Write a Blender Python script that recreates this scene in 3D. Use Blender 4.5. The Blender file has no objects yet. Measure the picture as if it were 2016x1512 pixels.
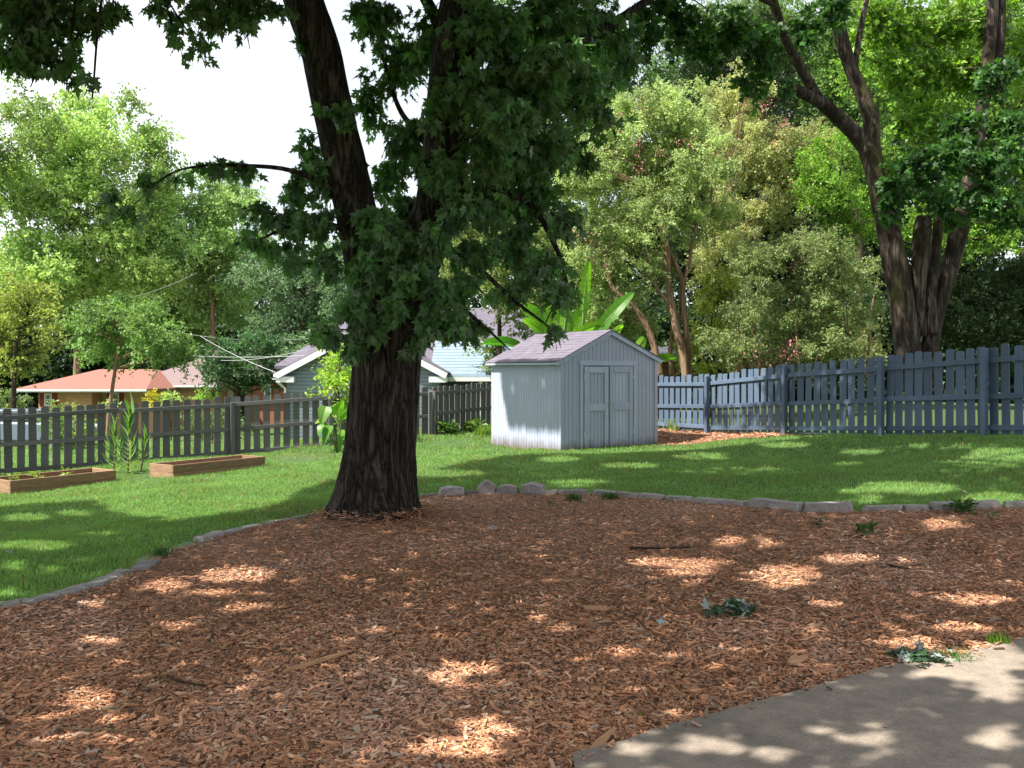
import bpy, bmesh, math
import numpy as np
from mathutils import Vector, noise as mnoise
RNG = np.random.default_rng(11)
C = bpy.context.scene.collection
F, HOR, CX, EYE = 1800.0, 735.0, 1008.0, 1.6      # focal length and horizon of the view, in pixels of the 2016 wide frame
def P(px, py, Y):                                   # the point seen at (px, py) at distance Y
    return np.array([(px - CX) / F * Y, Y, EYE - (py - HOR) / F * Y])
def to_px(p):
    p = np.asarray(p); return CX + F * p[..., 0] / p[..., 1], HOR + F * (EYE - p[..., 2]) / p[..., 1]
def nrm(v):
    v = np.asarray(v, float); return v / np.maximum(np.linalg.norm(v, axis=-1, keepdims=True), 1e-9)
SUN_EL = math.radians(53); SUN_H = nrm([-0.92, -0.39])
SUN = np.array([SUN_H[0] * math.cos(SUN_EL), SUN_H[1] * math.cos(SUN_EL), math.sin(SUN_EL)])

# ------------------------------------------------------------------ terrain
_TP = np.array([
 (0,0,0),(-4,0,-.05),(4,0,0),(0,4,0),(4,4,0),(-4,4,-.06),(9,3,.25),(-9,3,-.2),
 (-1.55,10.3,0),(-3.54,6.3,-.06),(-3.1,8.2,-.04),(.2,12.7,0),(1.9,11.4,0),(3.3,10,.1),(4.4,9.4,.2),(5.3,9.3,.26),(2.5,7,.03),(0,8,0),(5.5,6.5,.15),
 (1.0,19,-.01),(3.23,20.4,.0),(.3,20.3,-.1),(2.2,19.6,0),(8.0,15.4,.55),(7.0,17.2,.43),(5.8,19.3,.29),(5.2,21.5,.2),(3.9,23.0,.17),(8.3,13.5,.58),(8.6,11,.55),
 (-10.7,19.1,-.52),(-6.6,21.7,-.36),(-4.4,21.7,-.17),(-2.1,23.2,.04),(-.6,25.2,.1),(-6.4,17.5,-.36),(-8.8,16,-.5),(-5.2,19.5,-.34),(-2.5,19,-.14),(-4,14,-.2),(-7,12,-.36),(-10,9,-.45),
 (5,15,.16),(3,16,.06),(-1,16,0),(-13,16,-.65),(-14,22,-.8),(1,23.5,.1),
 (-8,30,-1.1),(-3,33,-1.1),(-20,33,-1.3),(-12,40,-1.6),(-22,48,-1.95),(-16,52,-1.7),(-30,45,-2),(0,42,-1.0),(-40,70,-2.2),(-10,70,-2),
 (6,26,.3),(12,24,.6),(14,16,.75),(6,34,.3),(14,34,.5),(20,26,.7),(10,50,.3),(30,45,.5),(20,70,.3),(0,-10,0),(20,5,.7),(-20,5,-.9),(-8.57,15.6,-.46),(-7.44,17.2,-.455),(-6.3,17.0,-.32),(-5.1,18.9,-.32),(60,40,.4),(-60,40,-2.2),(0,130,-1),(-90,130,-2),(90,130,0)], float)
def ground(x, y):
    x = np.asarray(x, float); y = np.asarray(y, float)
    sh = x.shape; x = x.ravel(); y = y.ravel(); out = np.empty_like(x)
    for i in range(0, len(x), 60000):
        d2 = (x[i:i+60000, None] - _TP[:, 0]) ** 2 + (y[i:i+60000, None] - _TP[:, 1]) ** 2
        w = 1.0 / (d2 + .35) ** 1.6
        out[i:i+60000] = (w * _TP[:, 2]).sum(1) / w.sum(1)
    return out.reshape(sh)
def on_ground(px, py, y0=2.0, y1=70.0):             # where the sight line through (px, py) meets the lawn
    Y = np.linspace(y0, y1, 3000); X = (px - CX) / F * Y; Z = EYE - (py - HOR) / F * Y
    k = np.argmax(Z <= ground(X, Y))
    return np.array([X[k], Y[k], Z[k]])

# ------------------------------------------------------------------ mesh helpers
class MB:                                           # collects vertices and faces, then links them as ONE mesh object
    def __init__(s): s.V = []; s.Fc = []; s.col = []; s.mi = []; s.n = 0
    def add(s, V, faces, col=None, mi=0):           # faces: list of (m, k) arrays
        V = np.asarray(V, float); s.V.append(V)
        for f in faces:
            f = np.asarray(f, np.int64)
            if len(f): s.Fc.append(f + s.n); s.mi.append(np.full(len(f), mi))
        c = np.ones((len(V), 3)) if col is None else np.broadcast_to(np.asarray(col, float), (len(V), 3))
        s.col.append(c); s.n += len(V)
    def box(s, o, u, v, w, col=None, mi=0):         # box from corner o along three edge vectors
        o, u, v, w = (np.asarray(a, float) for a in (o, u, v, w))
        V = np.array([o, o+u, o+u+v, o+v, o+w, o+u+w, o+u+v+w, o+v+w])
        Q = np.array([(0,3,2,1),(4,5,6,7),(0,1,5,4),(1,2,6,5),(2,3,7,6),(3,0,4,7)])
        if np.dot(np.cross(u, v), w) < 0: Q = Q[:, ::-1]
        s.add(V, [Q], col, mi)
    def bar(s, a, b, w, h, up=(0,0,1), col=None, mi=0):   # rectangular bar from a to b
        a = np.asarray(a, float); b = np.asarray(b, float); d = nrm(b - a); r = nrm(np.cross(d, up)); t = np.cross(r, d)
        s.box(a - r*w/2 - t*h/2, b - a, r*w, t*h, col, mi)
    def tube(s, pts, rad, sides=8, cap=True, col=None, mi=0, fn=None):
        pts = np.asarray(pts, float); n = len(pts); rad = np.broadcast_to(np.asarray(rad, float), (n,))
        T = nrm(np.gradient(pts, axis=0)); ref = np.array([1., .13, .05]) if abs(T[0][2]) > .7 else np.array([.05, .1, 1.])
        V = []
        a = np.linspace(0, 2*np.pi, sides, endpoint=False)
        for i in range(n):
            u = ref - T[i]*np.dot(ref, T[i]); u = nrm(u); ref = u; w = np.cross(T[i], u)
            r = rad[i] if fn is None else rad[i] * fn(a, i, pts[i])
            V.append(pts[i] + (np.cos(a)*r)[:, None]*u + (np.sin(a)*r)[:, None]*w)
        V = np.concatenate(V); i = np.arange(n-1)[:, None]*sides; j = np.arange(sides)[None, :]; j2 = (j+1) % sides
        Q = np.stack([i+j, i+j2, i+sides+j2, i+sides+j], -1).reshape(-1, 4)
        fs = [Q]
        if cap: fs.append(np.arange(sides)[None, ::-1]); fs.append((n-1)*sides + np.arange(sides)[None, :])
        s.add(V, fs, col, mi)
    def prism(s, poly, d, col=None, mi=0):          # flat polygon (k,3) pushed along d
        poly = np.asarray(poly, float); k = len(poly); d = np.asarray(d, float)
        nn = sum(np.cross(poly[i], poly[(i+1) % k]) for i in range(k))
        if np.dot(nn, d) > 0: poly = poly[::-1]
        V = np.concatenate([poly, poly + d]); i = np.arange(k); j = (i+1) % k
        s.add(V, [i[None, :], (k + i[::-1])[None, :], np.stack([j, i, i+k, j+k], -1)], col, mi)
    def lathe(s, c, prof, sides=16, col=None, mi=0):
        s.tube([np.array(c) + (0, 0, z) for r, z in prof], [max(r, 1e-3) for r, z in prof], sides, True, col, mi)
    def build(s, name, mats, parent=None, smooth=False, bevel=0, label=None):
        V = np.concatenate(s.V) if s.V else np.zeros((0, 3))
        org = np.array(parent_world(parent)) if parent is not None else np.zeros(3)
        me = bpy.data.meshes.new(name); me.vertices.add(len(V)); me.vertices.foreach_set('co', (V - org).astype(np.float32).ravel())
        tot = [f.shape[1] for f in s.Fc for _ in range(1)]
        loops = np.concatenate([f.ravel() for f in s.Fc]); cnt = np.concatenate([np.full(len(f), f.shape[1]) for f in s.Fc])
        me.loops.add(len(loops)); me.loops.foreach_set('vertex_index', loops.astype(np.int32))
        me.polygons.add(len(cnt)); me.polygons.foreach_set('loop_start', np.concatenate([[0], np.cumsum(cnt)[:-1]]).astype(np.int32))
        me.polygons.foreach_set('material_index', np.concatenate(s.mi).astype(np.int32))
        me.polygons.foreach_set('use_smooth', np.full(len(cnt), smooth))
        ca = me.color_attributes.new('Col', 'FLOAT_COLOR', 'POINT'); c4 = np.ones((len(V), 4), np.float32); c4[:, :3] = np.concatenate(s.col)
        ca.data.foreach_set('color', c4.ravel())
        me.update(calc_edges=True)
        for m in (mats if isinstance(mats, (list, tuple)) else [mats]): me.materials.append(m)
        o = bpy.data.objects.new(name, me); C.objects.link(o)
        if parent is not None: o.parent = parent
        if bevel:
            b = o.modifiers.new('bevel', 'BEVEL'); b.width = bevel; b.segments = 1; b.limit_method = 'ANGLE'
        if label: o['label'] = label
        return o
def parent_world(o):
    v = Vector((0, 0, 0))
    while o is not None: v += o.location; o = o.parent
    return v
def tag(o, label=None, cat=None, group=None, kind=None):
    if label: o['label'] = label
    if cat: o['category'] = cat
    if group: o['group'] = group
    if kind: o['kind'] = kind
    return o
def thing(name, label, cat, loc=(0, 0, 0), group=None):
    o = bpy.data.objects.new(name, None); C.objects.link(o); o.location = [float(a) for a in loc]; o.empty_display_size = .2
    return tag(o, label, cat, group)
def moved(o, d, parent=None):                        # a linked copy of a part
    c = o.copy(); C.objects.link(c); c.parent = parent if parent is not None else o.parent
    c.location = [o.location[i] + d[i] for i in range(3)]
    return c

# ------------------------------------------------------------------ leaves
def fan(outline, c):                                  # star shaped leaf outline (half, mirrored) -> verts and triangles about c
    half = np.array(outline, float); other = half[1:-1][::-1] * (-1, 1)
    o = np.concatenate([half, other]); n = len(o)
    V = np.concatenate([[c], o]); V3 = np.zeros((n+1, 3)); V3[:, :2] = V
    i = np.arange(n); return V3, np.stack([np.zeros(n, int), 1+i, 1+(i+1) % n], -1)
SILVER, SILVER_F = fan([(0,0),(.10,-.05),(.30,-.06),(.15,.13),(.30,.26),(.50,.56),(.29,.46),(.26,.56),(.10,.46),(.20,.74),(.10,.74),(0,1.10)], (0,.27))
SILVER[:, 2] = -.30*SILVER[:, 0]**2 - .16*(SILVER[:, 1]-.2)**2 + .10*np.abs(SILVER[:, 0])
MAPLE, MAPLE_F = fan([(0,0),(.28,.0),(.24,.18),(.52,.42),(.22,.48),(.2,.62),(0,1.0)], (0,.3))
MAPLE[:, 2] = -.25*MAPLE[:, 0]**2 - .15*(MAPLE[:, 1]-.2)**2 + .12*np.abs(MAPLE[:, 0])
OVAL = np.array([(0,0,0),(.26,.35,.05),(.2,.72,.03),(0,1,-.06),(-.2,.72,.03),(-.26,.35,.05)]); OVAL_F = np.array([(0,1,2,3),(0,3,4,5)])
DIAM = np.array([(0,0,0),(.34,.5,.06),(0,1,-.05),(-.34,.5,.06)]); DIAM_F = np.array([(0,1,2),(0,2,3)])
def put_leaves(mb, tpl, faces, pos, axis, norm, size, col, mi=0):
    axis = nrm(axis); n = norm - axis * (norm * axis).sum(1, keepdims=True); n = nrm(n); b = np.cross(axis, n)
    size = np.broadcast_to(size, (len(pos),))[:, None, None]
    V = pos[:, None, :] + size * (tpl[None, :, 0:1]*b[:, None, :] + tpl[None, :, 1:2]*axis[:, None, :] + tpl[None, :, 2:3]*n[:, None, :])
    k = len(tpl); Fc = (np.arange(len(pos))*k)[:, None, None] + faces[None]
    cc = np.repeat(np.broadcast_to(col, (len(pos), 3)), k, axis=0)
    mb.add(V.reshape(-1, 3), [Fc.reshape(-1, faces.shape[1])], cc, mi)
def rdir(n): return nrm(RNG.normal(size=(n, 3)))
def tint(base, n, v=.25, h=.12):
    b = np.array(base)[None] * (1 + v*RNG.uniform(-1, 1, (n, 1))); b = b * (1 + h*RNG.uniform(-1, 1, (n, 3)) * (1, .4, .8)); return np.clip(b, .002, .9)

# ------------------------------------------------------------------ materials
def newmat(name):
    m = bpy.data.materials.new(name); m.use_nodes = True; nt = m.node_tree; nt.nodes.clear()
    out = nt.nodes.new('ShaderNodeOutputMaterial'); b = nt.nodes.new('ShaderNodeBsdfPrincipled'); nt.links.new(b.outputs[0], out.inputs[0])
    b.inputs['Specular IOR Level'].default_value = .3
    return m, nt, b, out
def nd(nt, t, **kw):
    n = nt.nodes.new('ShaderNode' + t)
    for k, v in kw.items():
        if k in n.inputs: n.inputs[k].default_value = v
        else: setattr(n, k, v)
    return n
def coords(nt, scale=(1, 1, 1), kind='Object'):
    t = nd(nt, 'TexCoord'); mp = nd(nt, 'Mapping'); mp.inputs['Scale'].default_value = scale; nt.links.new(t.outputs[kind], mp.inputs[0]); return mp.outputs[0]
def noise(nt, vec, scale, detail=4, rough=.55):
    n = nd(nt, 'TexNoise'); n.inputs['Scale'].default_value = scale; n.inputs['Detail'].default_value = detail; n.inputs['Roughness'].default_value = rough
    nt.links.new(vec, n.inputs['Vector']); return n.outputs['Fac']
def ramp(nt, fac, stops):
    r = nd(nt, 'ValToRGB'); e = r.color_ramp.elements
    while len(e) < len(stops): e.new(.5)
    for i, (p, c) in enumerate(stops): e[i].position = p; e[i].color = (*c, 1) if len(c) == 3 else c
    nt.links.new(fac, r.inputs[0]); return r.outputs[0]
def mixc(nt, fac, a, b, mode='MIX'):
    m = nd(nt, 'Mix', data_type='RGBA', blend_type=mode)
    for s, v in ((0, fac), (6, a), (7, b)):
        if isinstance(v, (int, float)): m.inputs[s].default_value = v
        elif isinstance(v, tuple): m.inputs[s].default_value = (*v, 1)
        else: nt.links.new(v, m.inputs[s])
    return m.outputs[2]
def bump(nt, b, h, strength=.4, dist=.02):
    n = nd(nt, 'Bump'); n.inputs['Strength'].default_value = strength; n.inputs['Distance'].default_value = dist
    nt.links.new(h, n.inputs['Height']); nt.links.new(n.outputs[0], b.inputs['Normal'])
def vcol(nt):
    a = nd(nt, 'Attribute'); a.attribute_name = 'Col'; return a.outputs['Color']
def simple(name, c1, c2, scale=6, rough=.7, bmp=.2, stretch=(1, 1, 1), spec=.3, dist=.01, use_col=False):
    m, nt, b, out = newmat(name); v = coords(nt, stretch); f = noise(nt, v, scale, 6, .6)
    c = ramp(nt, f, [(.3, c1), (.7, c2)])
    if use_col: c = mixc(nt, 1., c, vcol(nt), 'MULTIPLY')
    nt.links.new(c, b.inputs['Base Color']); b.inputs['Roughness'].default_value = rough; b.inputs['Specular IOR Level'].default_value = spec
    if bmp: bump(nt, b, noise(nt, v, scale*6, 4), bmp, dist)
    return m
def leafmat(name, trans=.35, under=None, rough=.5, spec=.3, glow=(1.2, 1.32, .5)):
    m, nt, b, out = newmat(name); c = vcol(nt)
    if under:
        g = nd(nt, 'NewGeometry'); c2 = mixc(nt, g.outputs['Backfacing'], c, under)
    else: c2 = c
    nt.links.new(c2, b.inputs['Base Color']); b.inputs['Roughness'].default_value = rough; b.inputs['Specular IOR Level'].default_value = spec
    t = nd(nt, 'BsdfTranslucent'); tc = mixc(nt, 1., c, glow, 'MULTIPLY'); nt.links.new(tc, t.inputs[0])
    mx = nd(nt, 'MixShader'); mx.inputs[0].default_value = trans
    nt.links.new(b.outputs[0], mx.inputs[1]); nt.links.new(t.outputs[0], mx.inputs[2]); nt.links.new(mx.outputs[0], out.inputs[0])
    return m
def barkmat(name, c1, c2, scale=9, stretch=(1, 1, .16), strength=.9, dist=.03, lichen=None, patch=None):
    m, nt, b, out = newmat(name); v = coords(nt, stretch)
    f = nd(nt, 'TexNoise'); f.inputs['Scale'].default_value = scale; f.inputs['Detail'].default_value = 7; f.inputs['Roughness'].default_value = .6; f.inputs['Distortion'].default_value = .9; nt.links.new(v, f.inputs['Vector'])
    s = nd(nt, 'Math', operation='SUBTRACT'); s.inputs[1].default_value = .5; nt.links.new(f.outputs['Fac'], s.inputs[0]); a = nd(nt, 'Math', operation='ABSOLUTE'); nt.links.new(s.outputs[0], a.inputs[0])
    r = nd(nt, 'Math', operation='MULTIPLY'); r.inputs[1].default_value = 5.5; r.use_clamp = True; nt.links.new(a.outputs[0], r.inputs[0])       # furrows where the noise crosses its middle
    g = noise(nt, coords(nt, (1, 1, .5)), scale*3, 5, .7); h = nd(nt, 'Math', operation='MULTIPLY_ADD'); h.inputs[1].default_value = .35; nt.links.new(g, h.inputs[0]); nt.links.new(r.outputs[0], h.inputs[2])
    c = ramp(nt, h.outputs[0], [(.15, c1), (.95, c2)])
    if patch: c = mixc(nt, ramp(nt, noise(nt, coords(nt, (1, 1, .35)), 2.2, 6, .65), [(.42, (0, 0, 0)), (.56, (.85,)*3)]), c, patch)
    if lichen: c = mixc(nt, ramp(nt, noise(nt, coords(nt, (1, 1, .5)), 1.7, 5, .6), [(.55, (0, 0, 0)), (.68, (.75,)*3)]), c, lichen)
    nt.links.new(c, b.inputs['Base Color']); b.inputs['Roughness'].default_value = .9; b.inputs['Specular IOR Level'].default_value = .15
    bump(nt, b, h.outputs[0], strength, dist); return m
def plaincol(name, rough=.85, spec=.15):
    m, nt, b, out = newmat(name); f = noise(nt, coords(nt), 40, 4)
    nt.links.new(mixc(nt, 1., vcol(nt), ramp(nt, f, [(.2, (.7,)*3), (.8, (1.2,)*3)]), 'MULTIPLY'), b.inputs['Base Color'])
    b.inputs['Roughness'].default_value = rough; b.inputs['Specular IOR Level'].default_value = spec; return m

def paintmat(name, col, dirt=(.20, .10, .055), z0=0., zt=.3, wear=.5, grain=(1, 1, .05)):   # painted boards with weathering and soil splashed on their lowest part
    m, nt, b, out = newmat(name); v = coords(nt, grain); f = noise(nt, v, 30, 6, .65); f2 = noise(nt, coords(nt), 2.3, 5, .6)
    lo = tuple(c*(1-.35*wear) for c in col); hi = tuple(min(1, c*(1+.18*wear)) for c in col)
    c = mixc(nt, .5, ramp(nt, f, [(.3, lo), (.65, hi)]), ramp(nt, f2, [(.3, lo), (.7, hi)]))
    if zt:
        g = nd(nt, 'NewGeometry'); sp = nd(nt, 'SeparateXYZ'); nt.links.new(g.outputs['Position'], sp.inputs[0])
        n3 = noise(nt, coords(nt, (1, 1, .4)), 3.5, 6, .7)
        a = nd(nt, 'Math', operation='MULTIPLY_ADD'); a.inputs[1].default_value = zt*1.6; a.inputs[2].default_value = z0 + zt*.05; nt.links.new(n3, a.inputs[0])
        d = nd(nt, 'Math', operation='SUBTRACT'); nt.links.new(a.outputs[0], d.inputs[0]); nt.links.new(sp.outputs[2], d.inputs[1])
        c = mixc(nt, ramp(nt, d.outputs[0], [(0, (0, 0, 0)), (zt, (.85,)*3)]), c, dirt)
    oi = nd(nt, 'ObjectInfo'); c = mixc(nt, 1., c, ramp(nt, oi.outputs['Random'], [(0, (.80,)*3), (1, (1.18, 1.17, 1.14))]), 'MULTIPLY')
    c = mixc(nt, 1., c, vcol(nt), 'MULTIPLY'); nt.links.new(c, b.inputs['Base Color']); b.inputs['Roughness'].default_value = .65; b.inputs['Specular IOR Level'].default_value = .25
    bump(nt, b, f, .25, .004); return m
EXPO, NCHIP, NGRASS, NHIGH = 1.34, 440000, 620000, 105000
# ------------------------------------------------------------------ camera, light, sky
cam = bpy.data.cameras.new('camera'); cam.lens = 36*F/2016; cam.sensor_width = 36; cam.shift_y = -21/2016; cam.clip_end = 2000; cam.clip_start = .05
co = bpy.data.objects.new('camera', cam); C.objects.link(co); co.location = (0, 0, EYE); co.rotation_euler = (math.pi/2, 0, 0); bpy.context.scene.camera = co
sl = bpy.data.lights.new('sun', 'SUN'); sl.energy = 4.7; sl.angle = math.radians(.6); sl.color = (1, .95, .86)
so = bpy.data.objects.new('sun', sl); C.objects.link(so); so.rotation_euler = Vector(SUN).to_track_quat('Z', 'Y').to_euler()
w = bpy.data.worlds.new('World'); bpy.context.scene.world = w; w.use_nodes = True; nt = w.node_tree; nt.nodes.clear()
wo = nt.nodes.new('ShaderNodeOutputWorld'); bg = nt.nodes.new('ShaderNodeBackground'); nt.links.new(bg.outputs[0], wo.inputs[0]); bg.inputs[1].default_value = .062
sk = nt.nodes.new('ShaderNodeTexSky'); sk.sky_type = 'NISHITA'; sk.sun_disc = False; sk.sun_elevation = SUN_EL; sk.sun_rotation = math.atan2(SUN[0], SUN[1]); sk.dust_density = 2.0
tc = nt.nodes.new('ShaderNodeTexCoord')
mp_ = nd(nt, 'Mapping'); mp_.inputs['Location'].default_value = (.35, .1, .6); nt.links.new(tc.outputs['Generated'], mp_.inputs[0]); cl = noise(nt, mp_.outputs[0], 1.7, 6, .55)                      # broken bright summer cloud
nt.links.new(mixc(nt, ramp(nt, cl, [(.50, (.45,)*3), (.74, (1,)*3)]), sk.outputs[0], (12.0, 12.3, 12.6)), bg.inputs[0])
vs = bpy.context.scene.view_settings; vs.view_transform = 'Standard'; vs.look = 'None'; vs.gamma = 1; vs.exposure = EXPO
bpy.context.scene.cycles.max_bounces = 7; bpy.context.scene.cycles.transmission_bounces = 4; bpy.context.scene.cycles.use_denoising = True

# ------------------------------------------------------------------ ground
EDGE_PX = [(-60,1222),(0,1205),(60,1195),(130,1178),(200,1158),(250,1135),(290,1110),(340,1088),(400,1070),(470,1048),(560,1028),(640,1014),(720,994),(830,980),(870,978),(940,975),(1020,975),(1095,976),(1165,975),(1210,979),(1255,983),(1305,987),(1360,991),(1422,996),(1466,1000),(1580,1012),(1667,1010),(1703,1011),(1780,1010),(1833,1009),(1908,1007),(1973,1003),(2100,1003)]
EDGE = np.array([on_ground(*p) for p in EDGE_PX])
BED = np.concatenate([EDGE[:, :2], [(9.5, 9.2), (9.5, -1), (-6, -1), (-6, 5.9)]])
PAT_PX = [(1128,1512),(1222,1482),(1300,1456),(1403,1428),(1480,1405),(1572,1380),(1644,1358),(1710,1340),(1777,1322),(1850,1310),(1910,1298),(1965,1283),(2016,1270),(2120,1250)]
PAT = np.array([on_ground(*p) for p in PAT_PX])[:, :2]
PATIO = np.concatenate([PAT, [(9, 6.3), (9, -2), (.3, -2)]])
def inside(poly, x, y):
    x = np.asarray(x); y = np.asarray(y); r = np.zeros(x.shape, bool); j = len(poly) - 1
    for i in range(len(poly)):
        xi, yi = poly[i]; xj, yj = poly[j]
        r ^= ((yi > y) != (yj > y)) & (x < (xj - xi)*(y - yi)/(yj - yi + 1e-12) + xi); j = i
    return r
def axis(near, far, step, end):
    a = np.arange(near, far, step); b = [a[-1]]; s = step
    while b[-1] < end: s *= 1.25; b.append(b[-1] + s)
    return a, np.array(b[1:])
xa, xb = axis(-14, 13, .25, 420); ya, yb = axis(-2, 28, .25, 520); _, xl = axis(0, 14.1, .25, 420)
gx = np.concatenate([-xl[::-1], xa, xb]); gy = np.concatenate([[-40, -20, -8, -4], ya, yb])
def sheet(name, gx, gy, mat, dz, keep=None, bumpy=0, group=None):
    X, Y = np.meshgrid(gx, gy); Z = ground(X, Y) + dz
    if bumpy: Z = Z + bumpy*np.array([mnoise.noise(Vector((a*1.3, b*1.3, 0)))+.5*mnoise.noise(Vector((a*4, b*4, 3))) for a, b in zip(X.ravel(), Y.ravel())]).reshape(X.shape)
    nx = len(gx); i = (np.arange(len(gy)-1)[:, None]*nx + np.arange(nx-1)[None]).ravel(); Q = np.stack([i, i+1, i+nx+1, i+nx], -1)
    if keep is not None:
        cx = (X[:-1, :-1] + X[1:, 1:]).ravel()/2; cy = (Y[:-1, :-1] + Y[1:, 1:]).ravel()/2; Q = Q[keep(cx, cy)]
    mb = MB(); mb.add(np.stack([X, Y, Z], -1).reshape(-1, 3), [Q]); o = mb.build(name, mat, smooth=True); tag(o, kind='structure'); return o
m_lawn, nt, b, _ = newmat('lawn_soil'); v = coords(nt); f = noise(nt, v, .55, 5, .6); g = noise(nt, v, 9, 5, .7); h = noise(nt, v, 60, 4, .7)
c = ramp(nt, g, [(.3, (.035, .075, .02)), (.55, (.065, .12, .032)), (.75, (.12, .145, .05))]); c = mixc(nt, ramp(nt, f, [(.6, (0, 0, 0)), (.74, (.6,)*3)]), c, (.17, .125, .06))
c = mixc(nt, .5, c, mixc(nt, 1., c, ramp(nt, h, [(.3, (.4,)*3), (.7, (1.5,)*3)]), 'MULTIPLY')); nt.links.new(c, b.inputs['Base Color']); b.inputs['Roughness'].default_value = .9; bump(nt, b, h, .8, .03)
sheet('ground', gx, gy, m_lawn, 0)
m_mulch, nt, b, _ = newmat('mulch'); v = coords(nt, (1, 2.2, 1)); vo = nd(nt, 'TexVoronoi'); vo.inputs['Scale'].default_value = 26; nz = noise(nt, v, 12, 4)
wv = nd(nt, 'Mix', data_type='VECTOR'); wv.inputs[0].default_value = .04
n2 = nd(nt, 'TexNoise'); n2.inputs['Scale'].default_value = 14; nt.links.new(v, n2.inputs['Vector']); nt.links.new(v, wv.inputs[4]); nt.links.new(n2.outputs['Color'], wv.inputs[5]); nt.links.new(wv.outputs[1], vo.inputs['Vector'])
sp = nd(nt, 'SeparateColor'); nt.links.new(vo.outputs['Color'], sp.inputs[0])
c = ramp(nt, sp.outputs[0], [(0, (.06, .033, .02)), (.3, (.20, .10, .058)), (.6, (.33, .17, .095)), (.85, (.45, .25, .15)), (1, (.24, .18, .13))])
c = mixc(nt, 1., c, ramp(nt, noise(nt, coords(nt), 1.1, 4), [(.3, (.72,)*3), (.7, (1.15,)*3)]), 'MULTIPLY')
nt.links.new(c, b.inputs['Base Color']); b.inputs['Roughness'].default_value = .85; bump(nt, b, sp.outputs[1], .9, .03)
sheet('mulch_ground', np.arange(-6, 9.6, .1), np.arange(-1, 14, .1), m_mulch, .012, lambda x, y: inside(BED, x, y), .012)
# concrete slab with a pale worn surface
m_conc, nt, b, _ = newmat('concrete'); v = coords(nt); f = noise(nt, v, 1.6, 6, .65); g = noise(nt, v, 90, 3, .8); s = noise(nt, v, 7, 6, .7)
c = mixc(nt, .5, ramp(nt, f, [(.3, (.16, .133, .112)), (.65, (.36, .295, .235))]), ramp(nt, s, [(.3, (.15, .125, .105)), (.7, (.42, .345, .275))]))
c = mixc(nt, 1., c, ramp(nt, g, [(.25, (.6,)*3), (.7, (1.15,)*3)]), 'MULTIPLY'); nt.links.new(c, b.inputs['Base Color']); b.inputs['Roughness'].default_value = .85; bump(nt, b, g, .5, .004)
pp = []
for i in range(len(PAT)-1):
    for t in np.linspace(0, 1, 5)[:-1]: pp.append(PAT[i]*(1-t) + PAT[i+1]*t)
pp = np.array(pp); pp += RNG.normal(size=pp.shape)*.006
poly = np.concatenate([pp, PATIO[len(PAT):]])
bm = bmesh.new(); vs_ = [bm.verts.new((x, y, float(ground(x, y)*.5) + .055)) for x, y in poly]; fc = bm.faces.new(vs_); bm.normal_update()
if fc.normal.z < 0: fc.normal_flip()
r = bmesh.ops.extrude_face_region(bm, geom=[fc]); top = [e for e in r['geom'] if isinstance(e, bmesh.types.BMVert)]
for v_ in top: v_.co.z -= 0; 
for v_ in vs_: v_.co.z -= .16
bmesh.ops.recalc_face_normals(bm, faces=bm.faces); bmesh.ops.triangulate(bm, faces=[f_ for f_ in bm.faces if len(f_.verts) > 4])
me = bpy.data.meshes.new('patio'); bm.to_mesh(me); bm.free(); me.materials.append(m_conc)
o = bpy.data.objects.new('concrete_path', me); C.objects.link(o); tag(o, kind='structure')
# floor of the wood behind the blue grey fence, and the bare mulch strip beside the shed
m_wood, nt, b, _ = newmat('leaf_litter'); f = noise(nt, coords(nt), 6, 6, .7); c = ramp(nt, f, [(.3, (.03, .045, .014)), (.5, (.055, .10, .02)), (.62, (.06, .045, .025)), (.75, (.08, .15, .025))]); nt.links.new(c, b.inputs['Base Color']); b.inputs['Roughness'].default_value = .95; bump(nt, b, f, .8, .05)
FENCE_R = [(1296,845,741,23.2),(1398,851,738,21.5),(1551,856,717,19.3),(1741,857,700,17.2),(1945,857,682,15.4),(2180,862,662,13.6),(2560,872,636,11.6)]
FR = np.array([P(a, b_, d) for a, b_, c_, d in FENCE_R])
WOODS = np.array([(1.5, 30.5), (3.6, 25.5)] + [(p[0]+.5, p[1]+3.2) for p in FR[1:]] + [(45, 9), (45, 75), (-4, 75)])
sheet('woodland_floor', np.arange(-4, 45, .6), np.arange(9, 75, .6), m_wood, .02, lambda x, y: inside(WOODS, x, y))
STRIP_PX = [(1293,878),(1400,872),(1500,864),(1640,856),(1551,855),(1398,850),(1285,846)]
STRIP = np.array([on_ground(*p) for p in STRIP_PX])[:, :2]
sheet('mulch_strip_ground', np.arange(2.6, 8, .12), np.arange(16, 25, .12), m_mulch, .02, lambda x, y: inside(STRIP, x, y), .015)

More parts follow.
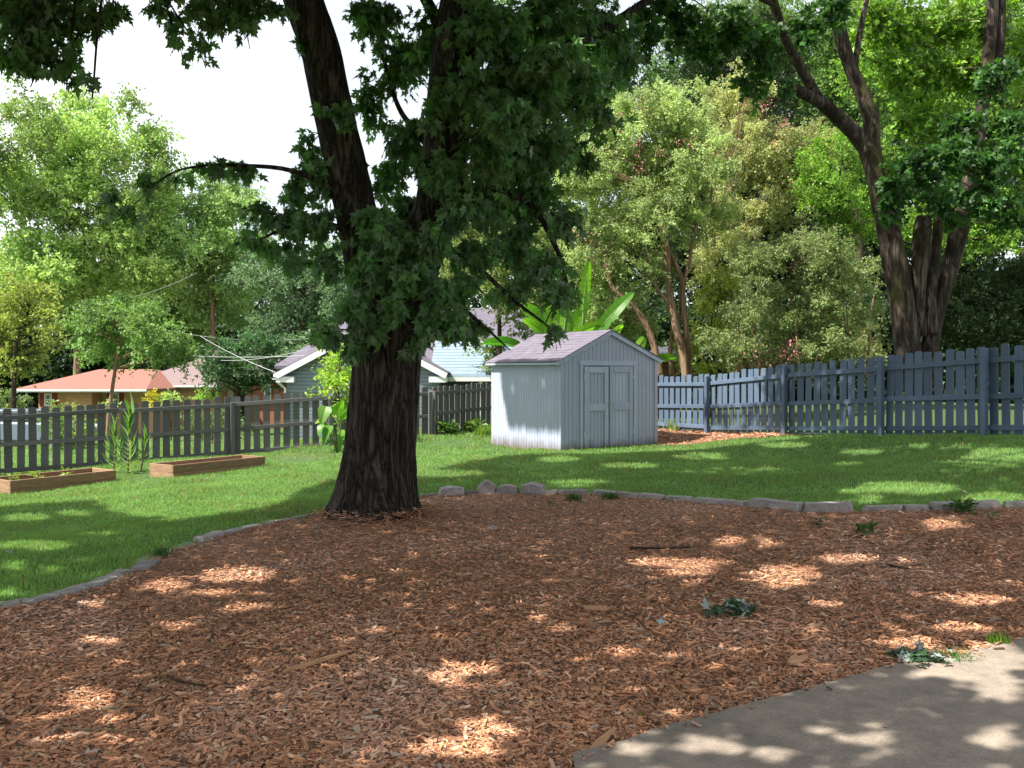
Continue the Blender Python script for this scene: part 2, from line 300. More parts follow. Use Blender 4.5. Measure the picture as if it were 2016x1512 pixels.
# ------------------------------------------------------------------ wood chips (uncountable)
def sample_wedge(n, y0, y1, a=.68):
    y = np.exp(RNG.uniform(math.log(y0), math.log(y1), n)); x = y*RNG.uniform(-a, a, n); return x, y
m_chip = plaincol('wood_chip')
def chips(name, x, y, z, smin, smax):
    n = len(x); L = np.minimum(np.exp(RNG.normal(0, .45, n)), 3.2)*RNG.uniform(smin, smax, n); W = np.minimum(L*RNG.uniform(.16, .55, n), .022); T = W*RNG.uniform(.12, .35, n)
    a = RNG.uniform(0, 2*np.pi, n); pitch = RNG.normal(0, .17, n); roll = RNG.normal(0, .24, n)
    u = np.stack([np.cos(a)*np.cos(pitch), np.sin(a)*np.cos(pitch), np.sin(pitch)], -1); s = np.stack([-np.sin(a)*np.cos(roll), np.cos(a)*np.cos(roll), np.sin(roll)], -1); t = nrm(np.cross(u, s))
    p = np.stack([x, y, z + np.abs(np.sin(pitch))*L*.35 + np.abs(np.sin(roll))*W*.3], -1)
    k = RNG.uniform(.45, 1.0, (n, 4))
    cs = [(-1, -k[:, 0]), (1, -k[:, 1]), (1, k[:, 2]), (-1, k[:, 3])]; V = []
    for lift in (0, 1):
        for i, (e, q) in enumerate(cs):
            sh = RNG.uniform(-.25, .25, n)
            V.append(p + u*((e*.5*L + sh*W)[:, None]) + s*((q*.5*W)[:, None]) + t*((lift*T)[:, None]))
    V = np.stack(V, 1)
    pal = np.array([(.60,.325,.185),(.52,.27,.155),(.41,.215,.13),(.30,.155,.095),(.64,.44,.30),(.38,.30,.235),(.11,.066,.046)]); pr = np.array([.18,.24,.21,.14,.09,.06,.08])
    pn = np.array([mnoise.noise(Vector((a*.8, b*.8, 2))) + .6*mnoise.noise(Vector((a*2.6, b*2.6, 9))) for a, b in zip(x, y)])[:, None]
    pal = pal*np.array([1.12, 1.04, .99]); col = pal[RNG.choice(7, n, p=pr)]*RNG.uniform(.75, 1.15, (n, 1))*(1 + .30*np.clip(pn, -1, 1))*np.array([1, 1, 1]) ; g_ = col.mean(1, keepdims=True); col = g_ + (col - g_)*(1 - .25*np.clip(pn, 0, 1))
    Q = np.array([(4,5,6,7),(0,1,5,4),(1,2,6,5),(2,3,7,6),(3,0,4,7)])
    near = y < 5.8; mb = MB()
    if near.any(): mb.add(V[near].reshape(-1, 3), [((np.arange(near.sum())*8)[:, None, None] + Q[None]).reshape(-1, 4)], np.repeat(col[near], 8, 0))
    far = ~near; Q2 = np.array([(4,5,6,7),(0,1,5,4)])
    if far.any(): mb.add(V[far].reshape(-1, 3), [((np.arange(far.sum())*8)[:, None, None] + Q2[None]).reshape(-1, 4)], np.repeat(col[far], 8, 0))
    o = mb.build(name, m_chip); return o
x, y = sample_wedge(NCHIP, 3.0, 13); k = inside(BED, x, y) & ~inside(PATIO, x, y + .03); x, y = x[k], y[k]
o = chips('wood_chips', x, y, ground(x, y) + .018 + RNG.uniform(0, .012, len(x)), .009, .026); tag(o, kind='stuff')
x, y = sample_wedge(60000, 17, 25); k = inside(STRIP, x, y); x, y = x[k], y[k]
o = chips('mulch_strip_chips', x, y, ground(x, y) + .03, .06, .10); tag(o, kind='stuff')
a_ = RNG.uniform(0, 2*np.pi, 4200); r_ = .40 + np.abs(RNG.normal(0, .16, 4200)); x = -1.545 + r_*np.cos(a_); y = 10.3 + r_*np.sin(a_); k = inside(BED, x, y); x, y, r_ = x[k], y[k], r_[k]
o = chips('wood_chips_heap', x, y, ground(x, y) + .02 + RNG.uniform(.2, 1, len(x))*.11*np.clip(1.3 - (r_-.35)/.42, 0, 1), .02, .04); tag(o, kind='stuff')
k = RNG.uniform(0, 1, 90) ; q = (k*(len(PAT)-1)).astype(int); fr = (k*(len(PAT)-1) - q)[:, None]; pc = PAT[q]*(1-fr) + PAT[q+1]*fr
pc = pc + np.abs(RNG.normal(0, .035, (90, 1)))*np.array([.45, -.9]); o = chips('stray_wood_chips', pc[:, 0], pc[:, 1], ground(pc[:, 0], pc[:, 1])*.5 + .06, .012, .035); tag(o, kind='stuff')

# ------------------------------------------------------------------ grass (uncountable)
m_grass = leafmat('grass_blade', .45, rough=.55, glow=(1.15, 1.2, .75))
def blades(mb, x, y, z, h, wd, col, lean=.45):
    n = len(x); a = RNG.uniform(0, 2*np.pi, n); b = RNG.uniform(0, 2*np.pi, n); l = np.abs(RNG.normal(0, lean, n))*h
    p = np.stack([x, y, z], -1); s = np.stack([np.cos(a), np.sin(a), 0*a], -1)*(wd*.5)[:, None]; d = np.stack([np.cos(b)*l, np.sin(b)*l, h], -1)
    V = np.stack([p - s, p + s, p + d*np.array([.4, .4, .62]) + s*.8, p + d*np.array([.4, .4, .62]) - s*.8, p + d], 1)
    i = (np.arange(n)*5)[:, None]
    mb.add(V.reshape(-1, 3), [i + np.array([[0, 1, 2, 3]]), i + np.array([[3, 2, 4]])], np.repeat(col, 5, 0))
SHED_Q = np.array([(1.01,19),(3.23,20.4),(1.75,22.8),(-.47,21.4)])
x, y = sample_wedge(NGRASS, 5.2, 34, .64); k = ~inside(BED, x, y) & ~inside(PATIO, x, y) & ~inside(SHED_Q, x, y) & ~inside(STRIP, x, y) & ~inside(WOODS, x, y); x, y = x[k], y[k]
dist_e = np.min(np.hypot(x[:, None]-EDGE[None, :, 0], y[:, None]-EDGE[None, :, 1]), 1)
ng = np.array([mnoise.noise(Vector((a*.9, b*.9, 5))) + .6*mnoise.noise(Vector((a*3, b*3, 1))) for a, b in zip(x, y)])
bare = np.zeros(len(x), bool)
for (px, py, rx, ry) in [(885,873,40,6),(585,905,60,7),(310,935,50,6),(965,880,18,5),(1000,888,30,3),(290,945,40,4)]:
    c0 = on_ground(px, py); X_, Y_ = to_px(np.stack([x, y, ground(x, y)], -1)); bare |= (((X_-px)/rx)**2 + ((Y_-py)/ry)**2 < 1) & (RNG.uniform(size=len(x)) < .8)
x, y, ng = x[~bare], y[~bare], ng[~bare]
h = (.034 + .02*RNG.uniform(size=len(x)) + .018*np.clip(ng, -1, 1))*(1 + .5*np.clip((y-16)/10, 0, 1)); wd = .0028 + .00042*y
dry = (RNG.uniform(size=len(x)) < .06 + .28*np.clip(ng - .1, 0, 1))[:, None]
col = np.where(dry, tint((.40, .34, .14), len(x)), tint((.205, .36, .10), len(x), .3, .2)*(1 - .35*np.clip(ng, -1, 1))[:, None])
mb = MB(); blades(mb, x, y, ground(x, y) - .004, h, wd, col)
x, y = sample_wedge(26000, 5.2, 24, .64); k = ~inside(BED, x, y) & ~inside(PATIO, x, y) & ~inside(SHED_Q, x, y) & ~inside(STRIP, x, y) & ~inside(WOODS, x, y); x, y = x[k], y[k]
k = np.array([mnoise.noise(Vector((a*.7, b*.7, 21))) for a, b in zip(x, y)]) > .12; x, y = x[k], y[k]; n = len(x)      # clover among the grass
put_leaves(mb, OVAL, OVAL_F, np.stack([x, y, ground(x, y) + RNG.uniform(.02, .05, n)], -1), rdir(n)*(1, 1, .3), rdir(n)*.4 + (0, 0, 1), .045, tint((.14, .27, .085), n, .3))
o = mb.build('lawn_grass', m_grass); tag(o, kind='stuff')

# ------------------------------------------------------------------ edging stones round the mulch bed
m_stone, nt, b, _ = newmat('edging_stone'); v = coords(nt); f = noise(nt, v, 7, 6, .65); g = noise(nt, v, 45, 4, .7)
c = mixc(nt, 1., ramp(nt, f, [(.3, (.24, .22, .21)), (.7, (.44, .40, .38))]), ramp(nt, g, [(.25, (.65,)*3), (.75, (1.2,)*3)]), 'MULTIPLY'); c = mixc(nt, 1., c, vcol(nt), 'MULTIPLY')
nt.links.new(c, b.inputs['Base Color']); b.inputs['Roughness'].default_value = .9; bump(nt, b, g, .6, .012)
EG = 'stone blocks edging the mulch bed'
def stone(px0, px1, label, ht=.10, dp=.16, lift=0., tint_=(1, 1, 1), rough=.012, name='edging_stone', peak=0., yaw=0.):
    E = np.array(EDGE_PX, float)
    if px1 < 400: ht *= .72
    p0 = on_ground(px0+.6, np.interp(px0+.6, E[:, 0], E[:, 1])); p1 = on_ground(px1-.6, np.interp(px1-.6, E[:, 0], E[:, 1]))
    d = p1 - p0; L = np.linalg.norm(d); u = d/L; back = np.array([-u[1], u[0], 0]); 
    if back[1] < 0: back = -back
    c0 = (p0+p1)/2; o = thing(name, label, 'edging stone', c0, EG); o.rotation_euler = (0, 0, 0)
    nx_, ny_, nz_ = 8, 4, 3; bm = bmesh.new(); bmesh.ops.create_cube(bm, size=1)
    bmesh.ops.subdivide_edges(bm, edges=bm.edges[:], cuts=4, use_grid_fill=True)
    sd = RNG.uniform(0, 50)
    bb = bpy.data.meshes.new(name)
    for q in bm.verts:
        s_, t_, h_ = q.co.x, q.co.y, q.co.z + .5
        ex = 1 - .10*h_ - .06*(abs(t_)*2)**3; ey = 1 - .16*h_
        pz = (h_*ht - .03 + lift)*(1 + peak*(1 - abs(s_)*2)*h_)
        pos = u*(s_*L*ex) + back*((t_*ey + .5)*dp - .03) + np.array([0, 0, pz])
        nn = mnoise.noise_vector(Vector(pos*9) + Vector((sd, sd, 0)))*rough + mnoise.noise_vector(Vector(pos*30) + Vector((sd, 0, 0)))*rough*.35
        q.co = Vector(pos) + nn
    me = bpy.data.meshes.new(name); bm.to_mesh(me); bm.free(); me.materials.append(m_stone)
    ca = me.color_attributes.new('Col', 'FLOAT_COLOR', 'POINT'); ca.data.foreach_set('color', np.tile(np.array([*tint_, 1.], np.float32), len(me.vertices)))
    for pl in me.polygons: pl.use_smooth = False
    bpy.data.objects.remove(o); o = bpy.data.objects.new(name, me); C.objects.link(o); o.location = c0; tag(o, label, 'edging stone', EG)
S = stone
S(-50,2,'edging stone cut by the left border of the photo, lowest of the curved row')
S(2,46,'short pale edging stone second from the bottom left end of the curve')
S(46,121,'long flat grey edging stone just above the bottom left corner pair')
S(121,176,'flat grey edging stone below the tilted dark wedge, furthest from it of three')
S(176,232,'smooth grey edging stone leading up to the tilted dark wedge stone')
S(232,258,'short sloping edging stone touching the lower side of the dark wedge')
S(258,286,'dark tilted wedge shaped stone under the grass fringed pale one',.11,.17,.0,(.75,.75,.76),.014)
S(286,347,'raised pale edging stone with blue green grass hanging over its front',.07,.18,.0,(1.15,1.15,1.12))
S(347,392,'low edging stone half sunk in mulch right of the grass fringed one',.07)
S(392,442,'low narrow pale stone in the middle of the left edging curve',.09,.13,0,(1.1,1.08,1.05))
S(442,520,'long low stone sunk between grass and mulch left of the big trunk',.07,.13)
S(520,575,'thin grey stone, second before the big maple trunk on its left side',.06,.12)
S(575,642,'thin grey stone touching the grass right beside the foot of the big maple',.06,.12)
S(828,864,'dark low stone just right of the maple trunk',.07,.14,0,(.7,.7,.7))
S(864,915,'pale flat rock first after the trunk on the right side',.11,.2,.02,(1.3,1.32,1.35),.02,'edging_rock',.25)
S(913,942,'dark wedge rock between the pale flat rock and the peaked boulder',.09,.14,0,(.55,.52,.5),.02,'edging_rock')
S(938,978,'peaked grey boulder, left half of the split pair on the bed edge',.14,.26,.0,(.95,.92,.95),.02,'edging_rock',.75)
S(974,1020,'slanting grey boulder, right half of the split pair on the bed edge',.12,.26,.0,(.95,.92,.95),.02,'edging_rock',.5)
S(1022,1072,'lone grey boulder with a flat top right of the split boulder pair',.14,.26,.01,(1.05,1.02,1.08),.02,'edging_rock',.35)
S(1062,1097,'flat pinkish slab at the right foot of the lone boulder',.08,.2,.01,(1.35,1.2,1.15),.015)
S(1097,1162,'low dark stone hidden behind a grass tuft right of the pinkish slab',.10,.14,0,(.75,.75,.75))
S(1164,1211,'first regular block of the straight row on the right of the boulders')
S(1211,1256,'second regular block of the row, joined to the grass tuft side')
S(1256,1306,'pinkish grey block directly in front of the shed doors',.10,.16,0,(1.1,1.02,1))
S(1306,1359,'grey edging block in line with the right wall of the shed')
S(1359,1421,'grey edging block in line with the pale end of the picket fence')
S(1421,1467,'short edging block left of the two longest ones')
S(1467,1579,'long edging block with upright sharp face, left of the longest pair joint',.14,.18)
S(1580,1684,'large tapering edging block right of the deepest joint',.14,.18,0,(.95,.95,.98))
S(1693,1779,'thin flat edging block right of the gap filled with wood chips',.10,.16)
S(1780,1832,'short flat edging block between the gap and the weedy stretch',.10,.16)
S(1834,1907,'edging block behind the little weed patch near the right border',.12,.16)
S(1908,1972,'edging block, last but one before the right border of the photo',.12,.16,0,(1.05,1,1))
S(1976,2060,'edging block cut off by the right border of the photo',.10,.16)
# ------------------------------------------------------------------ picket fences
m_fl = paintmat('fence_paint_shade_tone', (.122, .122, .13), z0=-.5, zt=0, wear=.5)  # same paint as the right fence; its own shade put into this tone
m_fm = paintmat('dark_fence_paint_brownish', (.13, .125, .125), z0=0, zt=0, wear=.5)
m_fr = paintmat('fence_paint_blue_shade_tone', (.10, .142, .212), z0=.1, zt=0, wear=.75)  # same paint as the left fence; bluish shade put into the colour
def picket_mesh(mat, w=.145, t=.02):
    a = np.linspace(0, math.pi/2, 4); r = .042; pts = [(-w/2, 0), (w/2, 0)]
    pts += [(w/2 - r + r*math.cos(q), 1 - r*.62 + r*.62*math.sin(q)) for q in a]; pts += [(-w/2 + r - r*math.sin(q), 1 - r*.62 + r*.62*math.cos(q)) for q in a]
    mb = MB(); mb.prism([(x, 0, z) for x, z in pts], (0, t, 0)); o = mb.build('picket', mat); me = o.data; bpy.data.objects.remove(o); return me
def fence(label, posts, mat, rails=(.87, .46, .06), post_w=.11, post_top=-.12, skip_posts=(), pw=.145, pitch=.212):
    root = thing('picket_fence', label, 'fence', posts[0][:3]); pm = picket_mesh(mat, pw); org = np.array(posts[0][:3])
    for i in range(len(posts)-1):
        a, b = np.array(posts[i], float), np.array(posts[i+1], float); d = b[:2]-a[:2]; L = np.hypot(*d); u = d/L; fr = np.array([u[1], -u[0]])
        if fr[1] > 0 and abs(fr[1]) > .2: fr = -fr
        n = max(2, int(round(L/pitch)))
        for k in range(n):
            t = (k+.5)/n; p = a*(1-t) + b*t; zb = p[2] + .02 + RNG.normal(0, .006); zt = p[3] + RNG.normal(0, .017)
            o = bpy.data.objects.new('picket', pm); C.objects.link(o); o.parent = root; o.location = (p[0]-org[0], p[1]-org[1], zb-org[2]); o.scale = (RNG.uniform(.96, 1.04), 1, zt-zb)
            o.rotation_euler = (0, RNG.normal(0, .012), math.atan2(u[1], u[0]) + (math.pi if np.dot([u[1], -u[0]], fr) < 0 else 0))
        for j, r in enumerate(rails):
            za = a[2] + (a[3]-a[2])*r + RNG.normal(0, .012); zb = b[2] + (b[3]-b[2])*r + RNG.normal(0, .012)
            A = np.array([a[0]+fr[0]*.022, a[1]+fr[1]*.022, za]); B = np.array([b[0]+fr[0]*.022, b[1]+fr[1]*.022, zb])
            mb = MB(); mb.bar(A, B, .038, .09); mb.build('rail', mat, root, bevel=.004)
    for i, p in enumerate(posts):
        if i in skip_posts: continue
        a = np.array(p); q = np.array(posts[min(i+1, len(posts)-1)]); q0 = np.array(posts[max(i-1, 0)]); d = nrm((q-q0)[:2]); fr = np.array([d[1], -d[0]])
        if fr[1] > 0 and abs(fr[1]) > .2: fr = -fr
        c = a[:2] + fr*(.05 + post_w/2); mb = MB(); u3 = np.array([d[0], d[1], 0]); f3 = np.array([fr[0], fr[1], 0])
        mb.box(np.array([c[0], c[1], a[2]-.1]) - u3*post_w/2 - f3*post_w/2, u3*post_w, f3*post_w, (0, 0, a[3]-a[2]+.1+post_top)); mb.build('post', mat, root, bevel=.005)
    return root
def fp(px, pb, pt, Y): b_ = P(px, pb, Y); return (b_[0], b_[1], b_[2], P(px, pt, Y)[2])
fence('long dark grey green picket fence behind the raised beds, left of the big trunk', [fp(-215,955,815,17.7), fp(5,934,806,19.1), fp(233,917,793,20.4), fp(457,896,782,21.7), fp(650,884,770,22.3), fp(845,868,762,23.2)], m_fl, post_top=-.12, post_w=.09, skip_posts=(0, 1, 2), pw=.155, pitch=.222)
fence('short brownish grey picket fence between the big trunk and the shed', [fp(850,862,762,23.35), fp(905,852,758,24.3), fp(975,842,754,25.6), (.5,27.0,.12,1.35)], m_fm, post_top=-.1, skip_posts=(1, 2, 3), pw=.165, pitch=.23)
fence('blue grey picket fence with tall posts rising from the shed to the right border', [(.75,26.8,.15,1.35)] + [fp(a, b_, c_, d) for a, b_, c_, d in FENCE_R], m_fr, rails=(.84, .44, .09), post_w=.10, post_top=-.03, skip_posts=(0, 1), pw=.152)

# ------------------------------------------------------------------ garden shed
A0 = np.array([1.01, 19.0, 0]); eu = np.array([.846, .534, 0]); eu /= np.linalg.norm(eu); ev = np.array([-eu[1], eu[0], 0]); SW, SD = 2.62, 2.8
def sp_(u, v, z): return A0 + eu*u + ev*v + np.array([0, 0, z])
m_shed = paintmat('shed_paint', (.415, .46, .595), (.15, .105, .075), z0=0., zt=.26, wear=.35)
m_trim = paintmat('shed_trim_paint', (.385, .43, .56), dirt=(.14, .10, .07), z0=0., zt=.24, wear=.6)
m_dark = simple('dark_gap', (.012, .012, .013), (.02, .02, .02), bmp=0)
m_shing, nt, b, _ = newmat('shed_shingle'); v = coords(nt); f = noise(nt, v, 5, 5); g = noise(nt, v, 120, 3, .8)
c = mixc(nt, 1., ramp(nt, f, [(.3, (.125, .112, .14)), (.7, (.17, .155, .185))]), ramp(nt, g, [(.3, (.7,)*3), (.7, (1.25,)*3)]), 'MULTIPLY'); c = mixc(nt, 1., c, vcol(nt), 'MULTIPLY')
nt.links.new(c, b.inputs['Base Color']); b.inputs['Roughness'].default_value = .95; bump(nt, b, g, .5, .006)
shed = thing('garden_shed', 'small pale blue grey wooden shed with double doors and a purplish shingle roof', 'shed', A0)
def roofz(u): return np.interp(u, [0, 1.31, SW], [1.865, 2.50, 1.93])
mb = MB(); rng2 = np.random.default_rng(5)
for k in range(26):                                     # grooved boards of the left and back walls
    v0, v1 = SD*k/26, SD*(k+1)/26; j = rng2.uniform(0, .003)
    for uo, s in ((0, -1), (SW, 1)):
        zt = roofz(uo); p0 = sp_(uo, v0 + .003, -.25); mb.box(p0, ev*(v1-v0-.006), eu*(-s)*(.02+j), (0, 0, zt+.25))
for uo, s in ((0.012, 1), (SW-.012, -1)): mb.box(sp_(uo, .012, -.24), ev*(SD-.024), eu*s*.03, (0, 0, roofz(uo)+.22), (.25,)*3)  # backing darkened to paint shade into the gaps between boards
nb = 25
def gboard(u0, u1, z0, off, col=(1, 1, 1), th=.018):
    mb.prism([sp_(u0, off, z0), sp_(u1, off, z0), sp_(u1, off, roofz(u1)-.005)] + ([sp_(1.31, off, 2.495)] if u0 < 1.31 < u1 else []) + [sp_(u0, off, roofz(u0)-.005)], ev*th, col)
for k in range(nb):
    u0, u1 = SW*k/nb + .0022, SW*(k+1)/nb - .0022
    z0 = 1.86 if u0 > .52 and u1 < 1.99 else -.12
    gboard(u0, u1, z0, 0.0 + rng2.uniform(0, .003)); 
gboard(.01, SW-.01, -.12, .0225, (.22,)*3, .03)  # front backing, darkened as painted shade behind boards and round the doors
gboard(.01, SW-.01, -.12, SD-.03, (.8,)*3, .03)
mb.build('wall', m_shed, shed, bevel=.003)
mb = MB()                                               # shingle courses on both slopes
for side in (0, 1):
    a = np.array([0, 1.865]) if side == 0 else np.array([SW, 1.93]); t = np.array([1.31, 2.50]); d = t - a; Ls = np.hypot(*d); ud = d/Ls; nd_ = np.array([-ud[1], ud[0]])*(1 if side == 0 else -1)
    nc = 11
    for k in range(nc):
        s0 = -.13 + (Ls+.13)*k/nc; s1 = -.13 + (Ls+.13)*(k+1)/nc + .02; lift0, lift1 = .046, .040
        for m_ in range(9):
            v0 = -.07 + (SD+.16)*m_/9; v1 = -.07 + (SD+.16)*(m_+1)/9; cc = rng2.uniform(.93, 1.07); e = rng2.uniform(-.004, .004)
            q = [a + ud*(s0+e) + nd_*lift0, a + ud*min(s1, Ls+.01) + nd_*lift1]
            V = [sp_(q[0][0], v0, q[0][1]), sp_(q[0][0], v1-.004, q[0][1]), sp_(q[1][0], v1-.004, q[1][1]), sp_(q[1][0], v0, q[1][1])]
            mb.prism(V, -np.array([*(eu[:2]*nd_[0]), nd_[1]])*.012, (cc*.98, cc*.96, cc))
    sl_ = a - ud*.11 + nd_*.02; mb.box(sp_(sl_[0], -.05, sl_[1]), ev*(SD+.10), (eu*ud[0] + np.array([0, 0, ud[1]]))*(Ls+.11), (eu*nd_[0] + np.array([0, 0, nd_[1]]))*.018, (.8, .8, .85))
mb.build('roof', m_shing, shed)
for side in (0, 1):
    a = sp_(-.12 if side == 0 else SW+.12, -.045, roofz(0)-.075 if side == 0 else roofz(SW)-.075); t = sp_(1.31, -.045, 2.475); mb = MB(); mb.bar(a, t, .022, .085); mb.build('barge_board', m_trim, shed, bevel=.003)
mb = MB(); mb.bar(sp_(-.118, -.03, 1.80), sp_(-.118, SD+.05, 1.81), .02, .04); mb.build('fascia', m_trim, shed)
for uu in (-.014, SW-.068): mb = MB(); mb.box(sp_(uu, -.022, -.15), eu*.082, ev*.02, (0, 0, roofz(uu)+.10)); mb.build('corner_trim', m_trim, shed, bevel=.003)
mb = MB()
mb.box(sp_(.49, -.024, -.02), eu*.085, ev*.022, (0, 0, 1.78)); mb.box(sp_(1.945, -.024, -.02), eu*.075, ev*.022, (0, 0, 1.78)); mb.box(sp_(.47, -.026, 1.765), eu*1.57, ev*.024, (0, 0, .105))
mb.build('door_frame', m_trim, shed, bevel=.003)
for u0, dz, lab in ((.590, 0., None), (1.268, .01, None)):
    wd_ = .66; mb = MB()
    for k in range(7): mb.box(sp_(u0+.004+(wd_-.008)*k/7 + .004, .002, .0+dz), eu*((wd_-.008)/7-.008), ev*.012, (0, 0, 1.74))
    mb.box(sp_(u0+.01, .016, .02+dz), eu*(wd_-.02), ev*.012, (0, 0, 1.70), (.04,)*3)  # near-black backing paints the shade in the door gaps
    d = mb.build('door', m_shed, shed); mb = MB(); st = .105
    for uu in (u0+.007, u0+wd_-st-.007): mb.box(sp_(uu, -.030, .0+dz), eu*st, ev*.02, (0, 0, 1.745))
    for z_, h_ in ((1.61, .133), (.80, .15)): mb.box(sp_(u0+st+.011, -.030, z_+dz), eu*(wd_-2*st-.022), ev*.02, (0, 0, h_))
    mb.build('door_rail', m_trim, d, bevel=.003)
    for z_ in (.28, 1.48): mb = MB(); mb.box(sp_(u0-.012 if u0 < 1 else u0+wd_-.03, -.036, z_), eu*.042, ev*.005, (0, 0, .09)); mb.build('hinge', m_trim, d)
mb = MB(); mb.box(sp_(1.215, -.040, .93), eu*.10, ev*.008, (0, 0, .035)); mb.box(sp_(1.245, -.058, .87), eu*.04, ev*.016, (0, 0, .05)); mb.tube([sp_(1.252, -.05, .915), sp_(1.252, -.05, .95), sp_(1.278, -.05, .95), sp_(1.278, -.05, .915)], .005, 6)
mb.build('latch', simple('galvanised', (.25, .25, .25), (.42, .42, .42), rough=.45, bmp=0), shed)
mb = MB(); mb.box(sp_(.03, .0, -.16), eu*2.56, ev*.012, (0, 0, .05)); mb.build('skid', simple('old_timber', (.06, .045, .035), (.13, .10, .075), 12), shed)

# ------------------------------------------------------------------ raised beds
m_cedar = simple('bed_timber', (.20, .115, .07), (.34, .21, .13), 5, .75, .4, (1, 1, 6), use_col=True)
m_soil = simple('bed_soil', (.06, .035, .02), (.16, .09, .055), 14, .95, .9, dist=.03)
def bed(label, fl, fr, width, ht):
    a = P(*fl); b_ = P(*fr); u = b_ - a; L = np.hypot(u[0], u[1]); bk = np.array([-u[1], u[0], 0])/L*width; t = .04; uu = u/np.linalg.norm(u); bb = bk/width
    root = thing('raised_bed', label, 'raised bed', (a+b_+bk)/2, 'timber raised beds'); z = np.array([0, 0, ht]); dn = np.array([0, 0, -.08])
    for o_, d_, w_ in ((a, u, bb*t), (a+bk-bb*t, u, bb*t), (a+bb*t, bk-2*bb*t, uu*t), (b_+bb*t-uu*t, bk-2*bb*t, uu*t)):
        mb = MB()
        for k in range(2): mb.box(o_+dn+(0, 0, (ht+.08)*k/2), d_, w_, (0, 0, (ht+.08)/2-.004), RNG.uniform(.85, 1.15)*np.array([1, 1, 1]))
        mb.build('board', m_cedar, root, bevel=.004)
    mb = MB(); n = 14; g = np.linspace(.02, .98, n); X, Y = np.meshgrid(g, g); pts = a + X[..., None]*u + Y[..., None]*bk + np.array([0, 0, ht*.45]) + RNG.normal(0, .012, (n, n, 1))*np.array([0, 0, 1]); i = (np.arange(n-1)[:, None]*n + np.arange(n-1)[None]).ravel()
    mb.add(pts.reshape(-1, 3), [np.stack([i, i+1, i+n+1, i+n], -1)]); mb.build('soil', m_soil, root, smooth=True)
    return a, u, bk
B1 = bed('long timber raised bed cut by the left border, with small seedlings', (20, 974, 15.6), (229, 950, 17.2), .8, .24)
B2 = bed('timber raised bed further right, in front of the fence post', (341, 938, 17.0), (522, 918, 18.9), .7, .21)

# ------------------------------------------------------------------ houses
m_brick, nt, b, _ = newmat('tan_brick'); bt = nd(nt, 'TexBrick'); v = coords(nt, (1, 1, 1)); bt.inputs['Scale'].default_value = 4.5; bt.inputs['Mortar Size'].default_value = .012
sw = nd(nt, 'SeparateXYZ'); cb = nd(nt, 'CombineXYZ'); ad = nd(nt, 'Math', operation='ADD'); nt.links.new(v, sw.inputs[0]); nt.links.new(sw.outputs[0], ad.inputs[0]); nt.links.new(sw.outputs[1], ad.inputs[1]); nt.links.new(ad.outputs[0], cb.inputs[0]); nt.links.new(sw.outputs[2], cb.inputs[1]); nt.links.new(cb.outputs[0], bt.inputs['Vector'])
bt.inputs['Color1'].default_value = (.60, .33, .18, 1); bt.inputs['Color2'].default_value = (.50, .26, .14, 1); bt.inputs['Mortar'].default_value = (.5, .42, .33, 1)
nt.links.new(mixc(nt, 1., bt.outputs['Color'], vcol(nt), 'MULTIPLY'), b.inputs['Base Color']); b.inputs['Roughness'].default_value = .85
m_roof_o = simple('orange_shingle', (.25, .10, .08), (.31, .135, .105), 9, .95, .3); m_roof_p = simple('mauve_shingle', (.17, .12, .125), (.23, .17, .17), 9, .95, .3); m_roof_g = simple('purple_grey_shingle', (.105, .095, .125), (.15, .135, .17), 7, .95, .3)
m_white = simple('white_paint', (.72, .74, .73), (.82, .83, .82), 3, .6, 0); m_red = simple('red_shutter', (.20, .025, .022), (.27, .04, .035), 4, .6, 0); m_glass = simple('window_glass', (.03, .04, .05), (.08, .10, .11), 1, .08, 0, spec=.6)
m_door = simple('dark_door', (.02, .025, .035), (.035, .04, .05), 3, .5, 0); m_awn = simple('purple_awning', (.34, .26, .55), (.42, .34, .62), 3, .7, 0)
def siding(name, c1, c2, lap=.13):
    m, nt, b, _ = newmat(name); g = nd(nt, 'NewGeometry'); s = nd(nt, 'SeparateXYZ'); nt.links.new(g.outputs['Position'], s.inputs[0])
    q = nd(nt, 'Math', operation='MULTIPLY'); q.inputs[1].default_value = 1/lap; nt.links.new(s.outputs[2], q.inputs[0]); fr = nd(nt, 'Math', operation='FRACT'); nt.links.new(q.outputs[0], fr.inputs[0])
    c = mixc(nt, 1., ramp(nt, noise(nt, coords(nt), 3, 4), [(.3, c1), (.7, c2)]), ramp(nt, fr.outputs[0], [(0, (.42,)*3), (.18, (.6,)*3), (.26, (1,)*3), (1, (1,)*3)]), 'MULTIPLY'); nt.links.new(c, b.inputs['Base Color']); b.inputs['Roughness'].default_value = .6; bump(nt, b, fr.outputs[0], .5, .02); return m
m_sid = siding('grey_siding', (.22, .26, .31), (.25, .29, .34)); m_lblue = siding('pale_blue_panels', (.19, .26, .33), (.23, .30, .37), .12)
